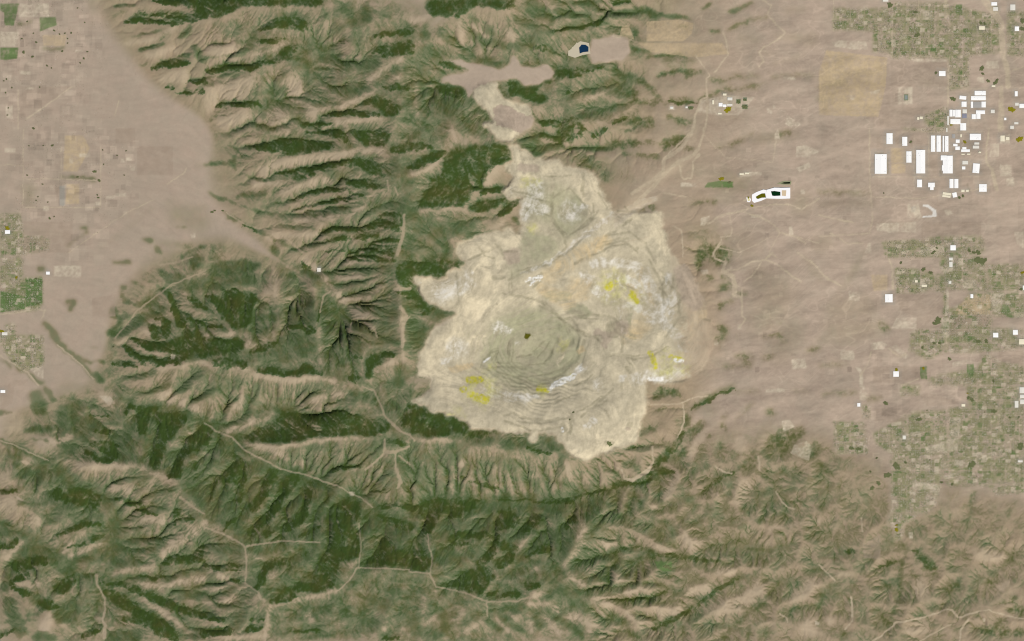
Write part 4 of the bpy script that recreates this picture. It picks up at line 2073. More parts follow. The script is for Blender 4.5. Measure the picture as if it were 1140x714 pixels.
mount = np.maximum(mount, sstep(.06, .34, regsum) * sstep(.008, .03, np.hypot(gx, gy) + .02 * sstep(.2, .4, regsum)) * (1 - flat))
se = sstep(0, 55, PYY - (465 + .33 * np.maximum(PXX - 800, 0))) * sstep(640, 720, PXX)
ne = .6 * (1 - sstep(740, 880, PXX)) * (1 - sstep(190, 250, PYY)) * sstep(560, 620, PXX)
mount = np.maximum(mount, np.maximum(se * .85, ne) * (1 - flat) * (1 - mine_soft)).astype(np.float32)
# spurs: a dark north slope lies on the far side of its crest
dm = blur(np.maximum(MASK['D'], .6 * MASK['M']), 1.2)
def odd(m, L, ax):
    a = math.exp(-1 / L); n = m.shape[ax]; m = m if ax == 0 else m.T
    f = np.zeros_like(m); b = np.zeros_like(m)
    for i in range(1, n): f[i] = a * (f[i - 1] + m[i - 1])
    for i in range(n - 2, -1, -1): b[i] = a * (b[i + 1] + m[i + 1])
    r = f - b
    return r if ax == 0 else r.T
west = 1 - sstep(640, 700, PXX)
spur = (odd(dm, 5, 0) + .35 * odd(dm, 5, 1)) * 13 * west
spur -= blur(np.maximum(MASK['D'], MASK['M']), 1.8) * 95 * (1 - west)
spur += blur(MASK['P'], 2) * 40 * mount
h = base + np.clip(blur(spur, 1), -130, 130) + fbm(44, 4, 31) * 62 * mount * (1 + .25 * se) + fbm(14, 3, 41) * 16 * mount + fbm(60, 3, 51) * 5

def erode(h, Kf, steps, cell, diff):
    H, W = h.shape; N = H * W
    idx = np.arange(N).reshape(H, W); A = np.ones(N, np.float32)
    OFF = [(-1, -1), (-1, 0), (-1, 1), (0, -1), (0, 1), (1, -1), (1, 0), (1, 1)]
    for it in range(steps):
        p = np.pad(h, 1, mode='edge'); best = np.zeros((H, W), np.float32); rc = idx.copy()
        for dy, dx in OFF:
            s = (h - p[1 + dy:1 + dy + H, 1 + dx:1 + dx + W]) / (cell * math.hypot(dx, dy))
            m = s > best
            best = np.where(m, s, best)
            rc = np.where(m, np.clip(idx + dy * W + dx, 0, N - 1), rc)
        r = rc.ravel(); own = r == np.arange(N)
        for _ in range(3):
            w = np.where(own, 0, A)
            A = np.minimum(1 + np.bincount(r, w, N), 3000).astype(np.float32)
        dh = Kf * np.sqrt(A.reshape(H, W)) * best
        dh = np.minimum(dh, .4 * best * cell)
        lap = p[2:, 1:-1] + p[:-2, 1:-1] + p[1:-1, 2:] + p[1:-1, :-2] - 4 * h
        h = h - dh + diff * lap * (Kf > 0)
        pit = own.reshape(H, W) & (lap > 0)
        h = np.where(pit, h + .3 * lap * .25, h)
    return h, A.reshape(H, W)
Kfull = (mount * (1 - np.clip(mine_soft * 1.5, 0, 1)) * .5 + .004 * (1 - mine_soft)).astype(np.float32)
h2, A2 = erode(h[::2, ::2].copy(), Kfull[::2, ::2] * (1.0 + 1.2 * se[::2, ::2]), 75, 2 * PX, .025)
d2 = resize(h2 - h[::2, ::2], CH, CW)
h = h + d2
h = h + np.random.default_rng(9).normal(0, 3.5, (CH, CW)).astype(np.float32) * mount
h, A1 = erode(h, Kfull * (.68 + .9 * se), 40, PX, .012)
wet = np.log(np.maximum(resize(blur(A2, 1), CH, CW), 1))

# ---- the mine: bowl, benches, dumps
mh = blur(base, 8)
WXR = WXS + fbm(16, 2, 17) * 3; WYR = WYS + fbm(16, 2, 27) * 3
e1 = np.hypot((PXX - 592 + WXR) / 66, (PYY - 391 + WYR) / 52)
e2 = np.hypot((PXX - 702 + WXS) / 40, (PYY - 325 + WYS) / 46)
e3 = np.hypot((PXX - 632 + WXS * .6) / 26, (PYY - 233 + WYS * .6) / 30)
mh = mh - 620 * (1 - sstep(-.35, 1.9, e1)) - 190 * (1 - sstep(.1, 1.5, e2)) - 120 * (1 - sstep(.2, 1.3, e3))
mh = mh + blur(MASK['east'], 7) * 60 + fbm(60, 3, 61) * 45
mh = mh + 60 * sstep(0, .6, blur(minem, 5) - .5)
STEP = 42.0
ph = mh / STEP; fl = np.floor(ph); fr = ph - fl
mh_t = (fl + sstep(.45, .95, fr)) * STEP
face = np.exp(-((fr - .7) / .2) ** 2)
TA = (.10 + .52 * (1 - sstep(.85, 1.5, e1)) * sstep(.15, .45, e1) + .15 * (1 - sstep(.8, 1.5, e2))) * np.clip(.75 + .9 * fbm(34, 2, 63), .1, 1.4)
mh = (1 - TA) * mh + TA * mh_t - blur(MASK['N'], 1) * 12 + fbm(6, 2, 67) * 3
tl = blur(base, 6)
ms = np.clip(blur(minem, 1.2) * 1.6 - .3, 0, 1)
h = h * (1 - ms) + mh * ms
ts = blur(MASK['tail'], 1.5)
h = h * (1 - ts) + (tl + fbm(30, 2, 71) * 3) * ts
h = h.astype(np.float32)

# ---------------------------------------------------------------- cover
gy, gx = np.gradient(h / PX)
asp = np.clip((gy - .45 * gx) * 2.4, -1, 1)              # + on slopes that look north-west ... (y grows south)
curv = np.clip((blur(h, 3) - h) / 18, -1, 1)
hs = blur(h, 1.5); sy_, sx_ = np.gradient(hs); sl = np.hypot(sx_, sy_) + 1e-3
ux, uy = sx_ / sl, sy_ / sl
white = np.random.default_rng(77).normal(0, 1, (CH, CW)).astype(np.float32)
white = .5 * white + blur(white, .6) * 1.2
lic = np.zeros((CH, CW), np.float32)
for sg in (1, -1):                                       # gullies and spurs run down the slope: noise drawn out along it
    qx, qy = XX.copy(), YY.copy()
    for _ in range(8):
        i = np.clip(qy, 0, CH - 1).astype(np.int32); j = np.clip(qx, 0, CW - 1).astype(np.int32)
        lic += white[i, j]
        qx = qx + sg * ux[i, j]; qy = qy + sg * uy[i, j]
lic = np.clip(lic / lic.std() * .6, -1.5, 1.5)
h = h + np.clip(lic, -1.2, 1.2) * 5.5 * mount * (1 - ms) * (1 - ts)
gy, gx = np.gradient(h / PX); asp = np.clip((gy - .45 * gx) * 2.4, -1, 1)
hq = blur(mh + fbm(24, 2, 85) * 26, 3); qy_, qx_ = np.gradient(hq); ql = np.hypot(qx_, qy_) + 1e-3
vx, vy = -qy_ / ql, qx_ / ql
cont = np.zeros((CH, CW), np.float32)
for sg in (1, -1):                                       # benches and haul tracks follow the contour
    qx, qy = XX.copy(), YY.copy()
    for _ in range(11):
        i = np.clip(qy, 0, CH - 1).astype(np.int32); j = np.clip(qx, 0, CW - 1).astype(np.int32)
        cont += white[i, j]
        qx = qx + sg * vx[i, j]; qy = qy + sg * vy[i, j]
cont = np.clip(cont / cont.std() * .6, -1.6, 1.6) * np.clip(.62 + .6 * fbm(30, 2, 84), .1, 1)
blot = fbm(5, 3, 83, gain=.75)
n1 = fbm(10, 3, 81); n2 = fbm(3.4, 2, 91, gain=.7); nbig = fbm(70, 4, 101)
east_ = sstep(640, 720, PXX) * sstep(100, 180, PYY + .6 * (PXX - 640)) 
Dm = (1 - .22 * east_) * np.clip(MASK['D'] * (.88 + .26 * n1 + .20 * n2 + .12 * lic + .14 * asp), 0, 1)
Tr = np.roll(blur(MASK['D'], 2.2), -3, axis=0) * .62     # brush thins out down the slope below a wood
Mm = (blur(MASK['M'], .8) * (1 - east_) + blur(MASK['M'], 1.4) * east_) * (.62 - .05 * east_) * np.clip(1 + east_ * (.5 * n1 + .5 * n2), .3, 1.3) * (.62 + .38 * sstep(.1, .5, mount))
Lm = blur(MASK['L'], 2) * (.42 - .12 * east_) * (.35 + .65 * mount)
reg = .68 * (1 - np.exp(-regsum * 3.0)) * (1 - .22 * east_) * (1 - .2 * sstep(860, 960, PXX)) * np.clip(mount * 1.2, .12, 1)
veg = np.maximum.reduce([Dm, Tr, Mm, Lm, reg])
veg = np.maximum(veg, .75 * np.clip(Mm + .6 * reg, 0, .75))
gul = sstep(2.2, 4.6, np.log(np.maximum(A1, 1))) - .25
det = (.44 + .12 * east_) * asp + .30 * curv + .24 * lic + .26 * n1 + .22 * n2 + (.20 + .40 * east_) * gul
mid = np.clip(veg * 3.0, 0, 1) * np.clip((1.12 - veg) * 2.0, .22, 1)
mid = mid * (1 - (.40 + .2 * east_) * np.clip(blur(MASK['M'], 1.2), 0, 1) * (1 - MASK['D']))
softP = blur(MASK['P'], 1)
cover = veg + det * (.50 - .08 * east_) * mid * np.clip(mount + .35, 0, 1) - softP * .26 * np.clip(1.15 - MASK['D'] - .5 * MASK['M'], 0, 1)
cover = cover + (wet - 2) * .03 * mount * mid
cover = np.clip(cover, 0, 1) * (1 - np.clip(ms * 1.2, 0, 1)) * (1 - np.clip(ts * 1.4, 0, 1))
cover = np.where(ms > .5, 0, cover)
cover = cover * (1 - .7 * MASK['R'])
pale = np.clip(softP * .62 + (.06 - .40 * det) * mount * .55, 0, 1) * (1 - np.clip(cover * 1.5, 0, 1)) * np.where(mount > .2, .85, 1)
brown = np.clip(.38 + .6 * fbm(24, 3, 111) + .25 * nbig + .30 * fbm(6, 2, 113) + .38 * east_, 0, 1)
# faint field and section patchwork of the plains
tone = np.zeros((CH, CW), np.float32)
def patches(n, x0, y0, x1, y1, s0, s1, amp):
    for _ in range(n):
        x = random.uniform(x0, x1); y = random.uniform(y0, y1); w = random.uniform(s0, s1); g = random.uniform(s0, s1) * .8
        s = win(x, y, x + w, y + g); tone[s] += random.gauss(0, amp)
patches(330, 0, 0, 112, 290, 3, 16, .15); patches(260, 0, -30, 90, 130, 2, 10, .24); patches(150, 780, 160, 985, 420, 1.2, 4.5, .3); patches(160, 25, 140, 150, 240, 2, 9, .26)
patches(30, -40, 90, 230, 330, 20, 60, .05)
patches(300, 960, 90, 1140, 480, 4, 18, .13); patches(400, 960, 380, 1140, 560, 3, 10, .2); patches(90, 880, 20, 1180, 560, 14, 40, .06)
tone = np.clip(tone, -.7, .7) * (1 - mount)
wash = np.maximum(np.exp(-(fbm(46, 3, 231, .8, 1.3, Y=YY + WXS, X=XX + WYS) / .035) ** 2), .8 * np.exp(-(fbm(30, 3, 241, .6, 1.5, Y=YY + WXS, X=XX + WYS) / .03) ** 2)) * np.clip(.5 + 1.2 * fbm(60, 2, 251), 0, 1)
streak = (fbm(30, 5, 121, .42, 1.6, gain=.68, Y=YY + .25 * XX + WXS * .8) * .46 + .26 * gul + .16 * fbm(5, 3, 127, .6, 1.5, gain=.7) + .58 * wash) * (1 - .6 * mount) * sstep(640, 760, PXX) * (1 - MASK['S']) + fbm(9, 3, 131) * .10
tone = tone * (1 - .6 * MASK['S']) + streak + nbig * .08 + n2 * .07 * (1 - mount) + .11 * lic * (1 - mount) * (1 - MASK['S'])
rt = np.random.default_rng(143).random((256, 256)).astype(np.float32)
def cells(w, g, k):
    a = np.floor((PXX + 1000 + 1.2 * WXN * .25) / w).astype(int); b = np.floor((PYY + 1000 + (a % 3) * g * .33) / g).astype(int)
    return rt[(b * 7 + k) & 255, (a * 13 + k * 5) & 255]
c1, c2, c3 = cells(5.3, 4.1, 1), cells(11.7, 8.9, 2), cells(2.6, 2.2, 3)
blocks = (c1 - .5) * .9 + (c2 - .5) * 1.0 + (c3 - .5) * .8
street = np.maximum(np.exp(-((np.mod(PXX + 3.0, 15.7) - 7.8) / .7) ** 2), np.exp(-((np.mod(PYY + 2.0, 15.7) - 7.8) / .7) ** 2)).astype(np.float32)
sub = MASK['S'] * np.clip(.70 + .4 * fbm(9, 3, 151) + .55 * blocks - .30 * street, 0, 1)
lawn = MASK['S'] * np.clip((c1 > .93) * .5 + (c3 > .93) * .45 + (c2 > .94) * .25, 0, .8) * (street < .5)
lot = MASK['S'] * np.clip((c1 < .06) * .6 + (c3 < .06) * .5, 0, .8)
tone = tone + MASK['S'] * (.34 * fbm(3.4, 2, 161) - .22 * blocks + .20 * street)
minen = fbm(16, 4, 171, X=XX + WXS * 2, Y=YY + WYS * 2); strata = (perlin(ph * .9, PXX / 60, 181) + .7 * perlin(ph * 2.1, PYY / 40, 185)).astype(np.float32)
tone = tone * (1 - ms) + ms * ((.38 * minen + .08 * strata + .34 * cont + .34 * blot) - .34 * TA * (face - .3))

grey = np.clip(MASK['g'] * (.66 + .2 * strata + .3 * minen + .25 * cont) + .45 * TA * ms * face, 0, 1)
cream = np.clip(MASK['c'] * (.7 + .4 * minen + .4 * cont) + ms * .55 * np.clip(minen * .8 + .5 * cont, 0, 1) * (1 - .7 * MASK['g']), 0, 1)
bleach = np.clip(MASK['v'] * (.45 + .5 * minen + .6 * cont + .4 * blot), 0, 1)
orange = np.clip(MASK['o'] * (.6 + .3 * strata + .5 * cont), 0, 1)
CH0 = np.stack([cover, pale, brown, np.clip(.5 + .5 * tone, 0, 1)], -1)
mineb = np.clip(blur(minem, 1.0) + .25 * n2 * (np.abs(blur(minem, 1.0) - .5) < .45), 0, 1) * (1 - sstep(745, 778, PXX + 9 * blot) * (PYY > 282))
CH1 = np.stack([mineb * (1 - MASK['tail']), cream, grey, bleach], -1)
CH2 = np.stack([orange, np.maximum(MASK['tail'] * np.clip(.8 + .3 * n1 + .25 * n2, 0, 1), MASK['t'] * .8), MASK['east'] * minem * (1 - .85 * sstep(768, 800, PXX + 12 * blot)) * np.clip(.9 + .3 * cont, 0, 1), np.clip(MASK['Y'] * (.68 + .5 * n2 + .4 * cont), 0, .92) * minem], -1)
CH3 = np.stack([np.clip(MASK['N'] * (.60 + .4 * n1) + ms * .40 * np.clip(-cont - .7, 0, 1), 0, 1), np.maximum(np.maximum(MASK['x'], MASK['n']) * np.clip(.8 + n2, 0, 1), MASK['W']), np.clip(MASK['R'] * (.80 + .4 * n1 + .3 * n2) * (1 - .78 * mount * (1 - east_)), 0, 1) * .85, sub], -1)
pave = np.zeros((CH, CW), np.float32)
for bd in BUILDINGS:
    for r_ in bd[4]:
        a_, b_ = (r_[2] - r_[0]), (r_[3] - r_[1]); g_ = 1.0 + .22 * min(a_, b_)
        w_ = win(r_[0] - g_, r_[1] - g_, r_[2] + g_ - 1, r_[3] + g_ - 1); pave[w_] = np.maximum(pave[w_], .55)
pave = blur(pave, .6) * np.clip(.8 + .6 * n2, .2, 1.2)
CH4 = np.stack([np.maximum(MASK['G'] * np.clip(.95 + .4 * n1 + .3 * n2, 0, 1), lawn), MASK['y'] * np.clip(.75 + .3 * n1 + .3 * n2, 0, 1), MASK['b'] * np.clip(.6 + .4 * n1, 0, 1), np.maximum(MASK['q'] * np.clip(.62 + .5 * n1 + .4 * n2, 0, 1), lot)], -1)
CH5 = np.stack([np.clip(MASK['k'] + pave, 0, 1), MASK['y2'], np.clip(MASK['y3'] * (.28 + .5 * n1 + .2 * n2), 0, 1) * minem, mount], -1)

# ---------------------------------------------------------------- node helpers
def lin(c):
    return tuple(((v / 255) / 12.92 if v / 255 <= .04045 else ((v / 255 + .055) / 1.055) ** 2.4) / GAIN for v in c) + (1,)
class NT:
    def __init__(s, name):
        s.m = bpy.data.materials.new(name); s.m.use_nodes = True
        s.t = s.m.node_tree; s.b = s.t.nodes['Principled BSDF']
        s.b.inputs['Roughness'].default_value = .95; s.b.inputs['Specular IOR Level'].default_value = .08
    def n(s, ty, **k):
        o = s.t.nodes.new(ty)
        for a, v in k.items(): setattr(o, a, v)
        return o
    def put(s, sock, v):
        if hasattr(v, 'is_output') or isinstance(v, bpy.types.NodeSocket): s.t.links.new(v, sock)
        else: sock.default_value = v
    def mix(s, f, a, b, mode='MIX'):
        o = s.n('ShaderNodeMix', data_type='RGBA', blend_type=mode)
        s.put(o.inputs[0], f); s.put(o.inputs[6], a); s.put(o.inputs[7], b)
        return o.outputs[2]
    def mth(s, op, a, b=0.0, clamp=False):
        o = s.n('ShaderNodeMath', operation=op, use_clamp=clamp)
        s.put(o.inputs[0], a); s.put(o.inputs[1], b)
        return o.outputs[0]
    def noise(s, scale, detail=4, rough=.6):
        if not hasattr(s, 'pos'): s.pos = s.n('ShaderNodeNewGeometry').outputs['Position']
        o = s.n('ShaderNodeTexNoise'); o.inputs['Scale'].default_value = scale; o.inputs['Detail'].default_value = detail; o.inputs['Roughness'].default_value = rough
        s.t.links.new(s.pos, o.inputs['Vector'])
        return o.outputs[0]
    def chan(s, name):
        a = s.n('ShaderNodeAttribute', attribute_name=name); sp = s.n('ShaderNodeSeparateColor')
        s.t.links.new(a.outputs['Color'], sp.inputs[0])
        return [sp.outputs[0], sp.outputs[1], sp.outputs[2], a.outputs['Alpha']]
    def done(s, c):
        s.put(s.b.inputs['Base Color'], c); return s.m
GAIN = 1.10
def land_material():
    T = NT('land cover')
    cov, pal, bro, ton = T.chan('cover_a'); mine, cre, gre, ble = T.chan('cover_b'); ora, tai, eas, yel = T.chan('cover_c')
    dar, whi, roa, sub_ = T.chan('cover_d'); fg, fy_, fb, pad = T.chan('cover_e'); grv, oli, lem, mou = T.chan('cover_f')
    fine = T.noise(1 / 55., 3, .7); coarse = T.noise(1 / 900., 5, .6)
    soil = T.mix(bro, lin((168, 152, 133)), lin((173, 154, 135)))
    soil = T.mix(mou, soil, T.mix(bro, lin((150, 136, 110)), lin((157, 138, 113))))
    soil = T.mix(T.mth('MULTIPLY', pal, .8), soil, lin((189, 171, 144)))
    cj = T.mth('ADD', cov, T.mth('MULTIPLY', T.mth('SUBTRACT', fine, .5), T.mth('MULTIPLY', cov, .30)))
    rp = T.n('ShaderNodeValToRGB'); cr = rp.color_ramp
    for _ in range(2): cr.elements.new(.5)
    for el, (p, c) in zip(cr.elements, ((0.16, (139, 131, 103)), (.42, (112, 116, 86)), (.66, (84, 98, 64)), (1.0, (60, 78, 34)))):
        el.position = p; el.color = lin(c)
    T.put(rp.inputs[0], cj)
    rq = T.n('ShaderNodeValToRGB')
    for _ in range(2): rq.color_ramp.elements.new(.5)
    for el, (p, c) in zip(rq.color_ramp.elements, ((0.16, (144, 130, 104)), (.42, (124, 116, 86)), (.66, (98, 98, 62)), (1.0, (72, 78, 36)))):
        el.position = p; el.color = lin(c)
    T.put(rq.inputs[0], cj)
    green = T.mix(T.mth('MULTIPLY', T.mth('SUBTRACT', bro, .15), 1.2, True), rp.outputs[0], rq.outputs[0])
    a = T.mth('MULTIPLY', cj, 3.4, True)
    c = T.mix(a, soil, green)
    c = T.mix(sub_, c, lin((143, 139, 104)))
    c = T.mix(fb, c, lin((160, 142, 123))); c = T.mix(fy_, c, lin((184, 163, 130))); c = T.mix(fg, c, lin((92, 116, 66)))
    c = T.mix(grv, c, lin((150, 144, 132)))
    m = T.mix(gre, lin((188, 176, 149)), lin((154, 151, 121)))
    m = T.mix(cre, m, lin((204, 190, 160))); m = T.mix(ora, m, lin((195, 174, 136))); m = T.mix(ble, m, lin((204, 197, 182)))
    c = T.mix(mine, c, m)
    c = T.mix(T.mth('MULTIPLY', eas, .85), c, lin((186, 169, 143)))
    c = T.mix(T.mth('MULTIPLY', tai, .85), c, lin((170, 153, 134)))
    c = T.mix(pad, c, lin((196, 182, 158))); c = T.mix(roa, c, lin((187, 171, 144)))
    c = T.mix(T.mth('MULTIPLY', dar, .56), c, lin((116, 111, 86)))  # mine lines and dock yards; paints a shadow band east of the big warehouse
    c = T.mix(lem, c, lin((196, 190, 118))); c = T.mix(yel, c, lin((190, 182, 44))); c = T.mix(oli, c, lin((92, 90, 20)))
    c = T.mix(whi, c, lin((226, 222, 212)))
    v = T.mth('ADD', T.mth('MULTIPLY', T.mth('SUBTRACT', ton, .5), .62), .94)
    v = T.mth('ADD', v, T.mth('MULTIPLY', fine, .12))
    o = T.n('ShaderNodeCombineColor')
    for i in range(3): T.put(o.inputs[i], v)
    return T.done(T.mix(1.0, c, o.outputs[0], 'MULTIPLY'))
LAND = land_material()
def plain(name, rgb, amp=.15, scale=1 / 20., rough=.8):
    T = NT(name); T.b.inputs['Roughness'].default_value = rough
    n = T.noise(scale, 3)
    return T.done(T.mix(T.mth('MULTIPLY', n, amp * 2), lin(rgb), tuple(v * (1 - amp * 1.5) for v in lin(rgb)[:3]) + (1,)))

# ---------------------------------------------------------------- the land as one grid, parted by what covers it
def axis(n, lo):
    a = np.arange(n, dtype=np.float64) + lo
    g = np.cumsum(np.geomspace(1.5, 260, 34))
    return np.concatenate([a[0] - g[::-1], a, a[-1] + g])
ax_, ay_ = axis(CW, -M0), axis(CH, -M0)
def refl(v, n):
    i = np.round(v).astype(int) + M0
    p = 2 * (n - 1); i = np.mod(i, p)
    return np.where(i > n - 1, p - i, i)
ix, iy = refl(ax_, CW), refl(ay_, CH)
GH = h[np.ix_(iy, ix)]
can = np.random.default_rng(5).random(GH.shape).astype(np.float32)
GH = GH + can * 5 * np.clip(cover[np.ix_(iy, ix)] * 2 - 1, 0, 1)
GXw = ((ax_ - CX) * PX); GYw = ((CY - ay_) * PX)
NX, NY = len(ax_), len(ay_)
P3 = np.stack([np.broadcast_to(GXw[None], (NY, NX)), np.broadcast_to(GYw[:, None], (NY, NX)), GH], -1).astype(np.float32).reshape(-1, 3)
CHS = [c_[np.ix_(iy, ix)].reshape(-1, 4).astype(np.float32) for c_ in (CH0, CH1, CH2, CH3, CH4, CH5)]
def at(px, py):
    """height of the land under a map point"""
    x = min(max(px + M0, 0), CW - 2); y = min(max(py + M0, 0), CH - 2)
    i, j = int(y), int(x); fy, fx = y - i, x - j
    return float((h[i, j] * (1 - fx) + h[i, j + 1] * fx) * (1 - fy) + (h[i + 1, j] * (1 - fx) + h[i + 1, j + 1] * fx) * fy)
def W3(px, py, up=0.0): return ((px - CX) * PX, (CY - py) * PX, at(px, py) + up)

cls = np.zeros((CH, CW), np.int32)                       # 0 plain ground
cls[mount > .5] = 1                                      # mountain slopes
cls[(cover > .66) & (mount > .12)] = 2                   # woodland
pid = 100
PIECES = {}
for k, pts in POLYS:
    msk = np.zeros((CH, CW), bool); msk |= inside(PXX, PYY, pts)
    if msk.sum() < 4: continue
    if k != 'tail': msk &= minem < .5
    cls[msk] = pid; PIECES[pid] = (k, pts); pid += 1
cls[(MASK['R'] > .5)] = 3
pitm = (e1 < 1.05)
cls[MASK['mine'] > .5] = 10
cls[(MASK['mine'] > .5) & (MASK['east'] > .5)] = 11
cls[(MASK['mine'] > .5) & (e2 < .95)] = 13
cls[(MASK['mine'] > .5) & (e3 < .95)] = 14
cls[(MASK['mine'] > .5) & pitm] = 12
ysel = (MASK['Y'] > .5) & (MASK['mine'] > .5)
lab = np.zeros((CH, CW), np.int32); todo = set(zip(*np.nonzero(ysel))); YN = 0
while todo:                                              # one piece for every separate stain
    st = [todo.pop()]; cellz = list(st)
    while st:
        i, j = st.pop()
        for q in ((i + 1, j), (i - 1, j), (i, j + 1), (i, j - 1)):
            if q in todo: todo.remove(q); st.append(q); cellz.append(q)
    if len(cellz) > 6:
        for i, j in cellz: cls[i, j] = 40 + YN
        YN += 1
cls[MASK['mine2'] > .5] = 20
cls[(MASK['tail'] > .5) & (cls < 100)] = 101
for p_, (k, pts) in PIECES.items():
    if k == 'tail': cls[inside(PXX, PYY, pts)] = p_
gcls = cls[np.ix_(iy, ix)]
far = np.ones((NY, NX), bool); far[34:-34, 34:-34] = False
gcls = np.where(far & (gcls > 2), 0, gcls)
fcls = gcls[:-1, :-1].ravel()
vi = np.arange(NY * NX, dtype=np.int64).reshape(NY, NX)
quads = np.stack([vi[1:, :-1], vi[1:, 1:], vi[:-1, 1:], vi[:-1, :-1]], -1).reshape(-1, 4)
def mesh_np(name, verts, faces, mat, parent=None, smooth=True):
    me = bpy.data.meshes.new(name); nv, nf = len(verts), len(faces); k = faces.shape[1]
    me.vertices.add(nv); me.vertices.foreach_set('co', np.ascontiguousarray(verts, np.float32).ravel())
    me.loops.add(nf * k); me.loops.foreach_set('vertex_index', np.ascontiguousarray(faces, np.int32).ravel())
    me.polygons.add(nf); me.polygons.foreach_set('loop_start', np.arange(0, nf * k, k, dtype=np.int32))
    me.update(calc_edges=True)
    me.polygons.foreach_set('use_smooth', np.full(nf, smooth))
    me.materials.append(mat)
    o = bpy.data.objects.new(name, me); COL.objects.link(o)
    if parent is not None: o.parent = parent
    return o
def tag(o, label=None, cat=None, group=None, kind=None):
    if label: o['label'] = label
    if cat: o['category'] = cat
    if group: o['group'] = group
    if kind: o['kind'] = kind
    return o
def land_piece(name, sel, parent=None, origin=None):
    q = quads[sel]
    if len(q) == 0: return None
    u, inv = np.unique(q, return_inverse=True)
    v = P3[u].copy()
    if origin is not None: v -= np.array(origin, np.float32)
    o = mesh_np(name, v, inv.reshape(-1, 4), LAND, parent)
    for nm, a in zip(('cover_a', 'cover_b', 'cover_c', 'cover_d', 'cover_e', 'cover_f'), CHS):
        at_ = o.data.attributes.new(nm, 'FLOAT_COLOR', 'POINT'); at_.data.foreach_set('color', np.ascontiguousarray(a[u]).ravel())
    return o
def empty(name, loc):
    o = bpy.data.objects.new(name, None); COL.objects.link(o); o.location = loc
    return o
tag(land_piece('ground', fcls == 0), kind='structure')
tag(land_piece('mountains', fcls == 1), kind='structure')
tag(land_piece('woodland', fcls == 2), 'dark green woodland and brush on the shaded north facing mountain slopes', 'woodland', kind='stuff')
tag(land_piece('dirt_road', fcls == 3), kind='structure')
mo = W3(592, 391); pit_root = empty('open_pit_mine', mo)
tag(pit_root, 'huge pale open pit mine with terraced benches in the middle of the mountains', 'mine')
for c_, nm, lb in ((10, 'bench_terrace', None), (11, 'waste_dump', 'smooth tan waste dump along the eastern rim'), (12, 'pit', 'deep grey green pit with ringed benches'),
                   (13, 'pit', 'shallower eastern pit with bleached and yellow patches'), (14, 'pit', 'small kite shaped grey pit at the northern end'),) + tuple((40 + i, 'mineral_stain', 'bright yellow mineral stain') for i in range(YN)):
    o = land_piece(nm, fcls == c_, pit_root, mo)
    if o and lb: o['label'] = lb
tag(land_piece('spoil_heap', fcls == 20, None), 'cream and grey spoil heap on the ridge north of the open pit mine', 'spoil heap')
TL = ['flat pinkish grey waste rock field with ragged edges north west of the blue pond', 'flat pinkish grey tailings field just east of the blue pond', 'grey waste pad lying on the cream spoil heap north of the mine']
ti = 0
for p_, (k, pts) in PIECES.items():
    o = land_piece({'G': 'grass_field', 'y': 'dry_field', 'b': 'fallow_field', 'q': 'gravel_lot', 'k': 'gravel_lot', 'W': 'gravel_bank', 'tail': 'tailings_field'}[k], fcls == p_)
    if o is None: continue
    if k == 'tail': tag(o, TL[ti % 3], 'tailings field'); ti += 1
    else: tag(o, kind='structure')

# ---------------------------------------------------------------- ponds
def ring_mesh(name, pts, zfun, mat, parent, origin):
    v = np.array([[(x - CX) * PX - origin[0], (CY - y) * PX - origin[1], zfun - origin[2]] for x, y in pts], np.float32)
    me = bpy.data.meshes.new(name); me.from_pydata([tuple(p) for p in v], [], [tuple(range(len(v)))]); me.materials.append(mat)
    o = bpy.data.objects.new(name, me); COL.objects.link(o); o.parent = parent
    return o
def bank_mesh(name, outer, inner, ztop, depth, mat, parent, origin):
    """an earth bank: outer toe, crest and inner slope between two outlines with the same number of corners"""
    n = len(outer); cx = sum(p[0] for p in outer) / n; cy = sum(p[1] for p in outer) / n
    v, f = [], []
    def add(x, y, z): v.append(((x - CX) * PX - origin[0], (CY - y) * PX - origin[1], z - origin[2]))
    for (x, y), (u, w) in zip(outer, inner):
        add(x + (x - cx) * .02, y + (y - cy) * .02, ztop - 30); add(x, y, ztop); add(u, w, ztop); add(u + (cx - u) * .06, w + (cy - w) * .06, ztop - depth)
    for i in range(n):
        a, b = 4 * i, 4 * ((i + 1) % n)
        for k in range(3): f.append((a + k, b + k, b + k + 1, a + k + 1))
    me = bpy.data.meshes.new(name); me.from_pydata(v, [], f); me.update(); me.materials.append(mat)
    o = bpy.data.objects.new(name, me); COL.objects.link(o); o.parent = parent
    return o
def water_mat(name, rgb):
    m = plain(name, rgb, .25, 1 / 60., .25); return m
LINER = plain('white pond liner', (250, 247, 246), .03, 1 / 40.)
SOILBANK = plain('pale bank soil', (200, 189, 164), .2, 1 / 40.)
BLUEW = water_mat('deep blue water', (22, 52, 80)); GREENW = water_mat('dark green water', (8, 46, 18)); OLIVEW = water_mat('olive water', (98, 96, 14)); BLACKW = water_mat('black green water', (20, 30, 14)); TEALW = water_mat('dark teal water', (62, 84, 58))
def pond(name, label, outer, inner, bank, water, up=4, depth=4, raise_=0):
    cx = sum(p[0] for p in outer) / len(outer); cy = sum(p[1] for p in outer) / len(outer)
    z = max(at(x, y) for x, y in outer + inner) + up + raise_
    z = min(z, at(cx, cy) + 45)
    r = empty(name, (W3(cx, cy)[0], W3(cx, cy)[1], z - up)); tag(r, label, 'pond'); o_ = tuple(r.location)
    if bank: bank_mesh('bank', outer, inner, z, depth, bank, r, o_)
    zi = z - depth * .6
    ring_mesh('water', inner, zi, water, r, o_)
    return r, z, o_
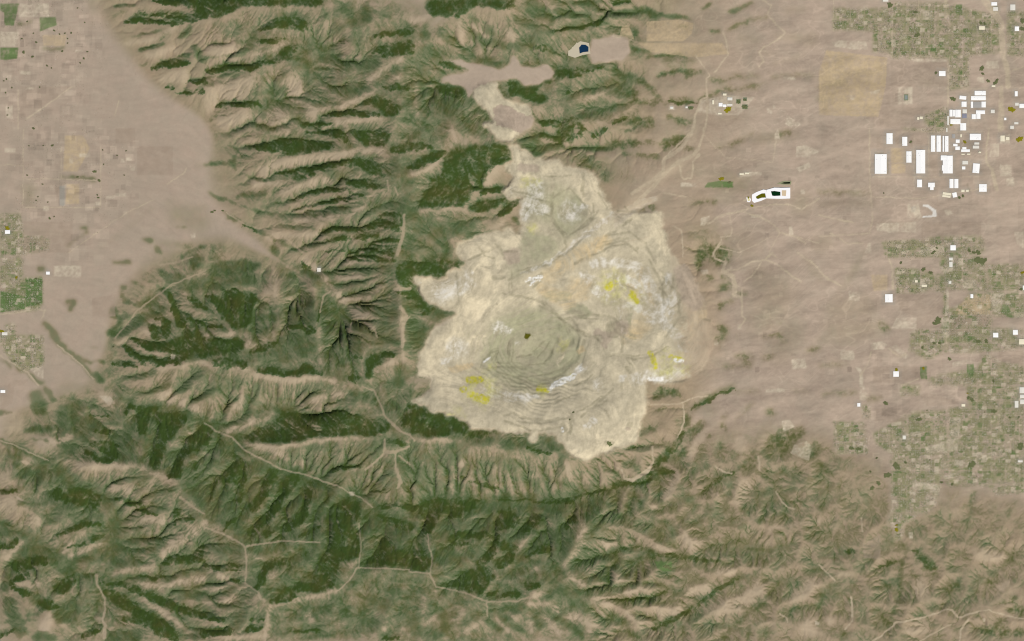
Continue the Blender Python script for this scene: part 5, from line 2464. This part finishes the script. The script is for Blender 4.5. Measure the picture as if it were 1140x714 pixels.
pond('pond', 'deep blue pond with a broad pale bank on the tailings field', [(632.5, 47.5), (645, 46), (655.5, 48), (657.2, 60), (648.5, 61.5), (640, 64.5), (632.5, 62)], [(644.6, 53.2), (647.5, 49.6), (652, 49.8), (655.5, 52.4), (655.4, 57.8), (649.5, 58.4), (645.3, 60)], SOILBANK, BLUEW)
# white-lined reservoir with two basins
def jag(p): return [(x + random.uniform(-.35, .35), y + random.uniform(-.35, .35)) for x, y in p]
r_, z_, o_ = pond('reservoir', 'white lined reservoir with one olive and one dark green basin', jag([(837, 217), (842, 214.3), (850, 211.3), (853, 212), (852.5, 221), (847, 223.5), (840, 226), (837.5, 224)]), jag([(841.5, 219), (844.5, 217.4), (848.5, 215.6), (851.8, 215), (852.8, 219.8), (848, 220.5), (844, 222), (842, 221)]), LINER, OLIVEW)
bank_mesh('bank', [(853, 211.6), (862, 209), (870, 209.2), (879.6, 209), (879.6, 221), (870, 221.4), (860, 221.2), (853, 221)], [(858, 213), (862, 212.6), (866, 213.2), (869, 213.6), (869, 218), (866, 218.2), (861.5, 218.4), (859.5, 218)], z_, 4, LINER, r_, o_)
ring_mesh('water', [(858, 213), (862, 212.6), (866, 213.2), (869, 213.6), (869, 218), (866, 218.2), (861.5, 218.4), (859.5, 218)], z_ - 2.4, GREENW, r_, o_)
def patch(name, pts, mat, parent, origin, z): return ring_mesh(name, pts, z, mat, parent, origin)
patch('sand_bar', [(870.5, 212), (875.5, 212), (875, 218.5), (870.5, 218)], plain('wet sand', (212, 190, 158), .12), r_, o_, z_ + 2)
pond('pond', 'thin dark wedge shaped pond just north of the white reservoir', [(865, 204.5), (872, 201.8), (881.2, 201.6), (880.6, 205.6), (873, 205.8)], [(869, 204.2), (873, 202.9), (880.3, 202.5), (879.6, 204.6), (874, 204.8)], plain('grassy bank', (150, 150, 116), .15), BLACKW, 3, 3)
pond('pond', 'small pale lined pond with yellow edge at the west tip of the white reservoir', [(831, 220), (834, 219.5), (836.3, 222), (835, 225.2), (832, 225)], [(832, 221), (834, 220.5), (835.2, 222.2), (834.4, 224.2), (832.6, 224)], LINER, plain('pale salt water', (225, 215, 165), .12), 3, 2)
def box_pond(label, x, y, w, g, water):
    o = [(x - w, y - g), (x + w, y - g), (x + w, y + g), (x - w, y + g)]; i = [(x - w * .7, y - g * .7), (x + w * .7, y - g * .7), (x + w * .7, y + g * .7), (x - w * .7, y + g * .7)]
    pond('pond', label, o, i, plain('damp bank', (128, 134, 104), .15), water, 3, 3)
box_pond('square dark pond nearest the white sheds of the works', 822.2, 113, 2.6, 2.4, TEALW)
box_pond('square dark pond at the south east corner of the works', 829.4, 119, 3.0, 2.6, plain('dark works water', (52, 70, 44)))
box_pond('small faded teal pond at the north east corner of the works', 829.5, 110.6, 2.2, 2.0, plain('faded teal water', (112, 122, 100)))
box_pond('small dark pond beside the gravel lot west of the works', 769, 120.2, 2.4, 1.9, TEALW)
box_pond('small grey blue pond inside the square pale pad by the section road', 1009, 108.5, 2.3, 3.4, plain('grey blue water', (138, 146, 140)))

# ---------------------------------------------------------------- buildings
ROOFS = {'w': plain('white membrane roof', (251, 249, 245), .03, 1 / 30.), 'p': plain('pale metal roof', (226, 221, 208), .08, 1 / 30.), 'g': plain('grey roof', (168, 164, 158), .12, 1 / 30.), 'u': plain('blue grey roof', (140, 140, 152), .12, 1 / 30.), 'c': plain('cream roof', (236, 226, 198), .08, 1 / 30.)}
WALL = plain('tilt up concrete wall', (206, 200, 190), .1); UNIT = plain('roof plant metal', (176, 176, 176), .1)
def boxes(lst):
    v, f = [], []
    for x0, y0, z0, x1, y1, z1 in lst:
        b = len(v); v += [(x0, y0, z0), (x1, y0, z0), (x1, y1, z0), (x0, y1, z0), (x0, y0, z1), (x1, y0, z1), (x1, y1, z1), (x0, y1, z1)]
        f += [tuple(b + i for i in q) for q in ((0, 3, 2, 1), (4, 5, 6, 7), (0, 1, 5, 4), (1, 2, 6, 5), (2, 3, 7, 6), (3, 0, 4, 7))]
    return v, f
def part(name, vf, mat, parent):
    me = bpy.data.meshes.new(name); me.from_pydata(vf[0], [], vf[1]); me.update(); me.materials.append(mat)
    o = bpy.data.objects.new(name, me); COL.objects.link(o); o.parent = parent
    return o
def building(name, cat, label, group, rects, roof, hgt, rot=0.0):
    cx = sum((r[0] + r[2]) / 2 for r in rects) / len(rects); cy = sum((r[1] + r[3]) / 2 for r in rects) / len(rects)
    zs = [at(r[i], r[j]) for r in rects for i in (0, 2) for j in (1, 3)]
    e = empty(name, ((cx - CX) * PX, (CY - cy) * PX, min(zs))); e.rotation_euler.z = rot
    tag(e, label, cat, group); dz = max(zs) - min(zs)
    for k, r in enumerate(rects):
        x0, x1 = (r[0] - cx) * PX, (r[2] - cx) * PX; y1, y0 = (cy - r[1]) * PX, (cy - r[3]) * PX
        H = dz + hgt + k * 2.2
        part('wall', boxes([(x0, y0, -3, x1, y1, H)]), WALL, e)
        # low gable roof with an overhang, ridge along the long side
        o = 1.2; lx, ly = x1 - x0, y1 - y0; rise = min(lx, ly) * .025 + .8; z = H + .3
        rv = [(x0 - o, y0 - o, z), (x1 + o, y0 - o, z), (x1 + o, y1 + o, z), (x0 - o, y1 + o, z)]
        if lx >= ly:
            ym = (y0 + y1) / 2; rv += [(x0 - o, ym, z + rise), (x1 + o, ym, z + rise)]
            rf = [(0, 1, 5, 4), (2, 3, 4, 5), (1, 2, 5), (3, 0, 4), (0, 3, 2, 1)]
        else:
            xm = (x0 + x1) / 2; rv += [(xm, y0 - o, z + rise), (xm, y1 + o, z + rise)]
            rf = [(1, 2, 5, 4), (3, 0, 4, 5), (0, 1, 4), (2, 3, 5), (0, 3, 2, 1)]
        part('roof', (rv, rf), ROOFS[roof], e)
        if lx * ly > 45000:
            for _ in range(int(min(6, lx * ly / 26000))):
                ux = random.uniform(x0 + 16, x1 - 30); uy = random.uniform(y0 + 16, y1 - 30)
                part('roof_unit', boxes([(ux, uy, H, ux + random.uniform(8, 16), uy + random.uniform(8, 16), H + rise + 3.5)]), UNIT, e)
    return e
for name, cat, label, group, rects, roof, hgt, rot in BUILDINGS:
    building(name, cat, label, group, rects, roof, hgt, math.radians(rot))

# ---------------------------------------------------------------- tree groves
def canopy(R, seed, z0):
    """one closed leafy canopy: ragged outline, lumpy top where single crowns stand out"""
    r = random.Random(seed); nr, ns = 7, 26; v, f = [(0, 0, z0(0, 0) + 11)], []
    ph = [r.uniform(0, 6.28) for _ in range(4)]
    for i in range(1, nr + 1):
        for k in range(ns):
            a = k * 2 * math.pi / ns; out = 1 + .22 * math.sin(2 * a + ph[0]) + .16 * math.sin(5 * a + ph[1]) + .12 * math.sin(9 * a + ph[2])
            d = R * out * (i / nr) ** .8 * r.uniform(.93, 1.07); x, y = d * math.cos(a), d * math.sin(a) * .85
            v.append((x, y, z0(x, y) + (9 + r.uniform(-3.5, 3.5) if i < nr else -1)))
    for k in range(ns): f.append((0, 1 + k, 1 + (k + 1) % ns))
    for i in range(nr - 1):
        for k in range(ns):
            a = 1 + i * ns; f.append((a + k, a + ns + k, a + ns + (k + 1) % ns, a + (k + 1) % ns))
    return v, f
LEAF = plain('dark leaves', (112, 117, 78), .3, 1 / 12.); LEAF_Y = plain('olive yellow leaves', (150, 140, 30), .35, 1 / 14.); LEAF_S = plain('suburb leaves', (100, 108, 66), .3, 1 / 12.)
def grove(px, py, r, mat, label, group, name='tree_clump', cat='tree clump'):
    R = r * PX * .88; b = W3(px, py)
    v, f = canopy(R, int(px * 7 + py * 131), lambda x, y: at(px + x / PX, py - y / PX) - b[2])
    me = bpy.data.meshes.new(name); me.from_pydata(v, [], f); me.update(); me.materials.append(mat)
    o = bpy.data.objects.new(name, me); COL.objects.link(o); o.location = b; tag(o, label, cat, group)
def where(x, y):
    if x < 160: return 'on the farmed plain west of the mountains' if y < 285 else 'by the town at the foot of the western mountains'
    if x < 520: return 'at the mountain foot west of the mine'
    if 520 <= x < 730 and y > 380: return 'on the edge of the open pit mine'
    if x < 960: return 'on the dry foothills east of the mine'
    if y < 105: return 'in the northern suburb on the east plain'
    if y < 230: return 'among the white warehouses'
    if y < 430: return 'in the middle suburb on the east plain'
    return 'in the southern suburb on the east plain'
for p in KPTS:
    w_ = where(p[0], p[1]); sz = 'broad' if p[2] > 3.4 else ('small' if p[2] > 1.7 else 'tiny')
    grove(p[0], p[1], max(1.0, p[2] * (1.2 if p[0] > 160 else .72)), LEAF, f'{sz} dark green tree clump {w_}', f'{sz} tree clumps {w_}')
for p in YPTS:
    w_ = where(p[0], p[1]); sz = 'broad' if p[2] > 3.0 else 'small'
    grove(p[0], p[1], max(1.0, p[2] * .95), LEAF_Y, f'{sz} olive yellow tree clump {w_}', f'{sz} olive yellow clumps {w_}')

# ---------------------------------------------------------------- suburbs: houses and street trees past counting
def scatter(n, m, lo=.3, snap=0.0, seed=3):
    r = np.random.default_rng(seed); w = np.clip(m - lo, 0, 1).ravel().astype(np.float64); c = np.cumsum(w); c /= c[-1]
    k = np.searchsorted(c, r.random(n)); y = k // CW + r.random(n) - M0; x = k % CW + r.random(n) - M0
    if snap: x = np.where(r.random(n) < .5, np.round(x / snap) * snap + .28 * np.sign(r.random(n) - .5), x); y = np.where(r.random(n) < .5, np.round(y / snap) * snap + .28 * np.sign(r.random(n) - .5), y)
    return x, y
def hz(x, y):
    i = np.clip((y + M0).astype(int), 0, CH - 2); j = np.clip((x + M0).astype(int), 0, CW - 2); fy = np.clip(y + M0 - i, 0, 1); fx = np.clip(x + M0 - j, 0, 1)
    return (h[i, j] * (1 - fx) + h[i, j + 1] * fx) * (1 - fy) + (h[i + 1, j] * (1 - fx) + h[i + 1, j + 1] * fx) * fy
farm = (np.exp(-((PXX - 60) / 60) ** 2) * (PYY < 260) * .36 * (fbm(18, 2, 191) > .05) * (MASK['y'] + MASK['b'] + MASK['G'] < .2)).astype(np.float32)
sm = MASK['S'] * np.clip(.6 + fbm(9, 3, 201), 0, 1)
x, y = scatter(26000, sm, .05, 2.6, 3); xa, ya = scatter(700, farm, .02, 0, 13); x = np.concatenate([x, xa]); y = np.concatenate([y, ya])
n = len(x); r = np.random.default_rng(17)
w = r.uniform(5, 9, n); d = r.uniform(4.5, 7, n); hh = r.uniform(3, 6, n); z = hz(x, y)
wx, wy = (x - CX) * PX, (CY - y) * PX
T8 = np.array([(-1, -1, 0), (1, -1, 0), (1, 1, 0), (-1, 1, 0), (-1, -1, 1), (1, -1, 1), (1, 1, 1), (-1, 1, 1), (-1, 0, 1.5), (1, 0, 1.5)], np.float32)
V = np.stack([wx[:, None] + T8[:, 0] * w[:, None], wy[:, None] + T8[:, 1] * d[:, None], z[:, None] - 2 + T8[:, 2] * (hh[:, None] + 2)], -1).reshape(-1, 3)
Fq = np.array([(0, 1, 5, 4), (2, 3, 7, 6), (1, 2, 6, 5), (3, 0, 4, 7), (4, 5, 9, 8), (6, 7, 8, 9)])
Fa = (Fq[None] + (np.arange(n) * 10)[:, None, None]).reshape(-1, 4)
HT = NT('house roofs'); rnd = HT.noise(1 / 26., 2)
rr = HT.n('ShaderNodeValToRGB')
for _ in range(1): rr.color_ramp.elements.new(.5)
for el, (p_, c_) in zip(rr.color_ramp.elements, ((.36, (128, 116, 100)), (.52, (172, 162, 146)), (.66, (218, 210, 196)))): el.position = p_; el.color = lin(c_)
HT.put(rr.inputs[0], rnd)
tag(mesh_np('houses', V, Fa, HT.done(rr.outputs[0]), None, False), 'thousands of small house roofs packed in the suburbs on the plains', 'houses', kind='stuff')
x, y = scatter(24000, sm, .05, 0, 5); xa, ya = scatter(900, farm, .02, 0, 15); x = np.concatenate([x, xa]); y = np.concatenate([y, ya])
n = len(x); z = hz(x, y); R = r.uniform(3.5, 8, n); wx, wy = (x - CX) * PX, (CY - y) * PX
T6 = np.array([(0, 0, 1.9), (1, 0, .8), (.3, .95, .9), (-.8, .6, .7), (-.8, -.6, .9), (.3, -.95, .8), (0, 0, -.3)], np.float32)
V = np.stack([wx[:, None] + T6[:, 0] * R[:, None], wy[:, None] + T6[:, 1] * R[:, None], z[:, None] + T6[:, 2] * R[:, None]], -1).reshape(-1, 3)
Ft = np.array([(0, 1, 2), (0, 2, 3), (0, 3, 4), (0, 4, 5), (0, 5, 1), (6, 2, 1), (6, 3, 2), (6, 4, 3), (6, 5, 4), (6, 1, 5)])
tag(mesh_np('street_trees', V, (Ft[None] + (np.arange(n) * 7)[:, None, None]).reshape(-1, 3), LEAF_S, None, False), 'countless small garden and street trees among the suburb houses', 'trees', kind='stuff')

# ---------------------------------------------------------------- sun, sky, camera
EL, AZ = math.radians(53), math.radians(132)
sd = bpy.data.lights.new('sun', 'SUN'); sd.energy = 3.8; sd.angle = math.radians(.53); sd.color = (1, .965, .90)
so = bpy.data.objects.new('sun', sd); COL.objects.link(so)
from mathutils import Vector
dv = Vector((math.sin(AZ) * math.cos(EL), math.cos(AZ) * math.cos(EL), math.sin(EL)))
so.rotation_euler = dv.to_track_quat('Z', 'Y').to_euler(); so.location = (0, 0, 9000)
wd = bpy.data.worlds.new('World'); SC.world = wd; wd.use_nodes = True
bg = wd.node_tree.nodes['Background']; sk = wd.node_tree.nodes.new('ShaderNodeTexSky'); sk.sky_type = 'NISHITA'; sk.sun_disc = False; sk.sun_elevation = EL; sk.sun_rotation = AZ
wd.node_tree.links.new(sk.outputs[0], bg.inputs[0]); bg.inputs[1].default_value = .06
cd = bpy.data.cameras.new('camera'); co = bpy.data.objects.new('camera', cd); COL.objects.link(co)
co.location = (0, 0, 705000 + 1800); cd.sensor_width = 36; cd.lens = 18 / (17100 / 705000)
cd.clip_start = 1000; cd.clip_end = 2000000
SC.camera = co
SC.cycles.filter_width = 1.15
SC.view_settings.view_transform = 'Standard'; SC.view_settings.look = 'None'; SC.view_settings.exposure = 0; SC.view_settings.gamma = 1
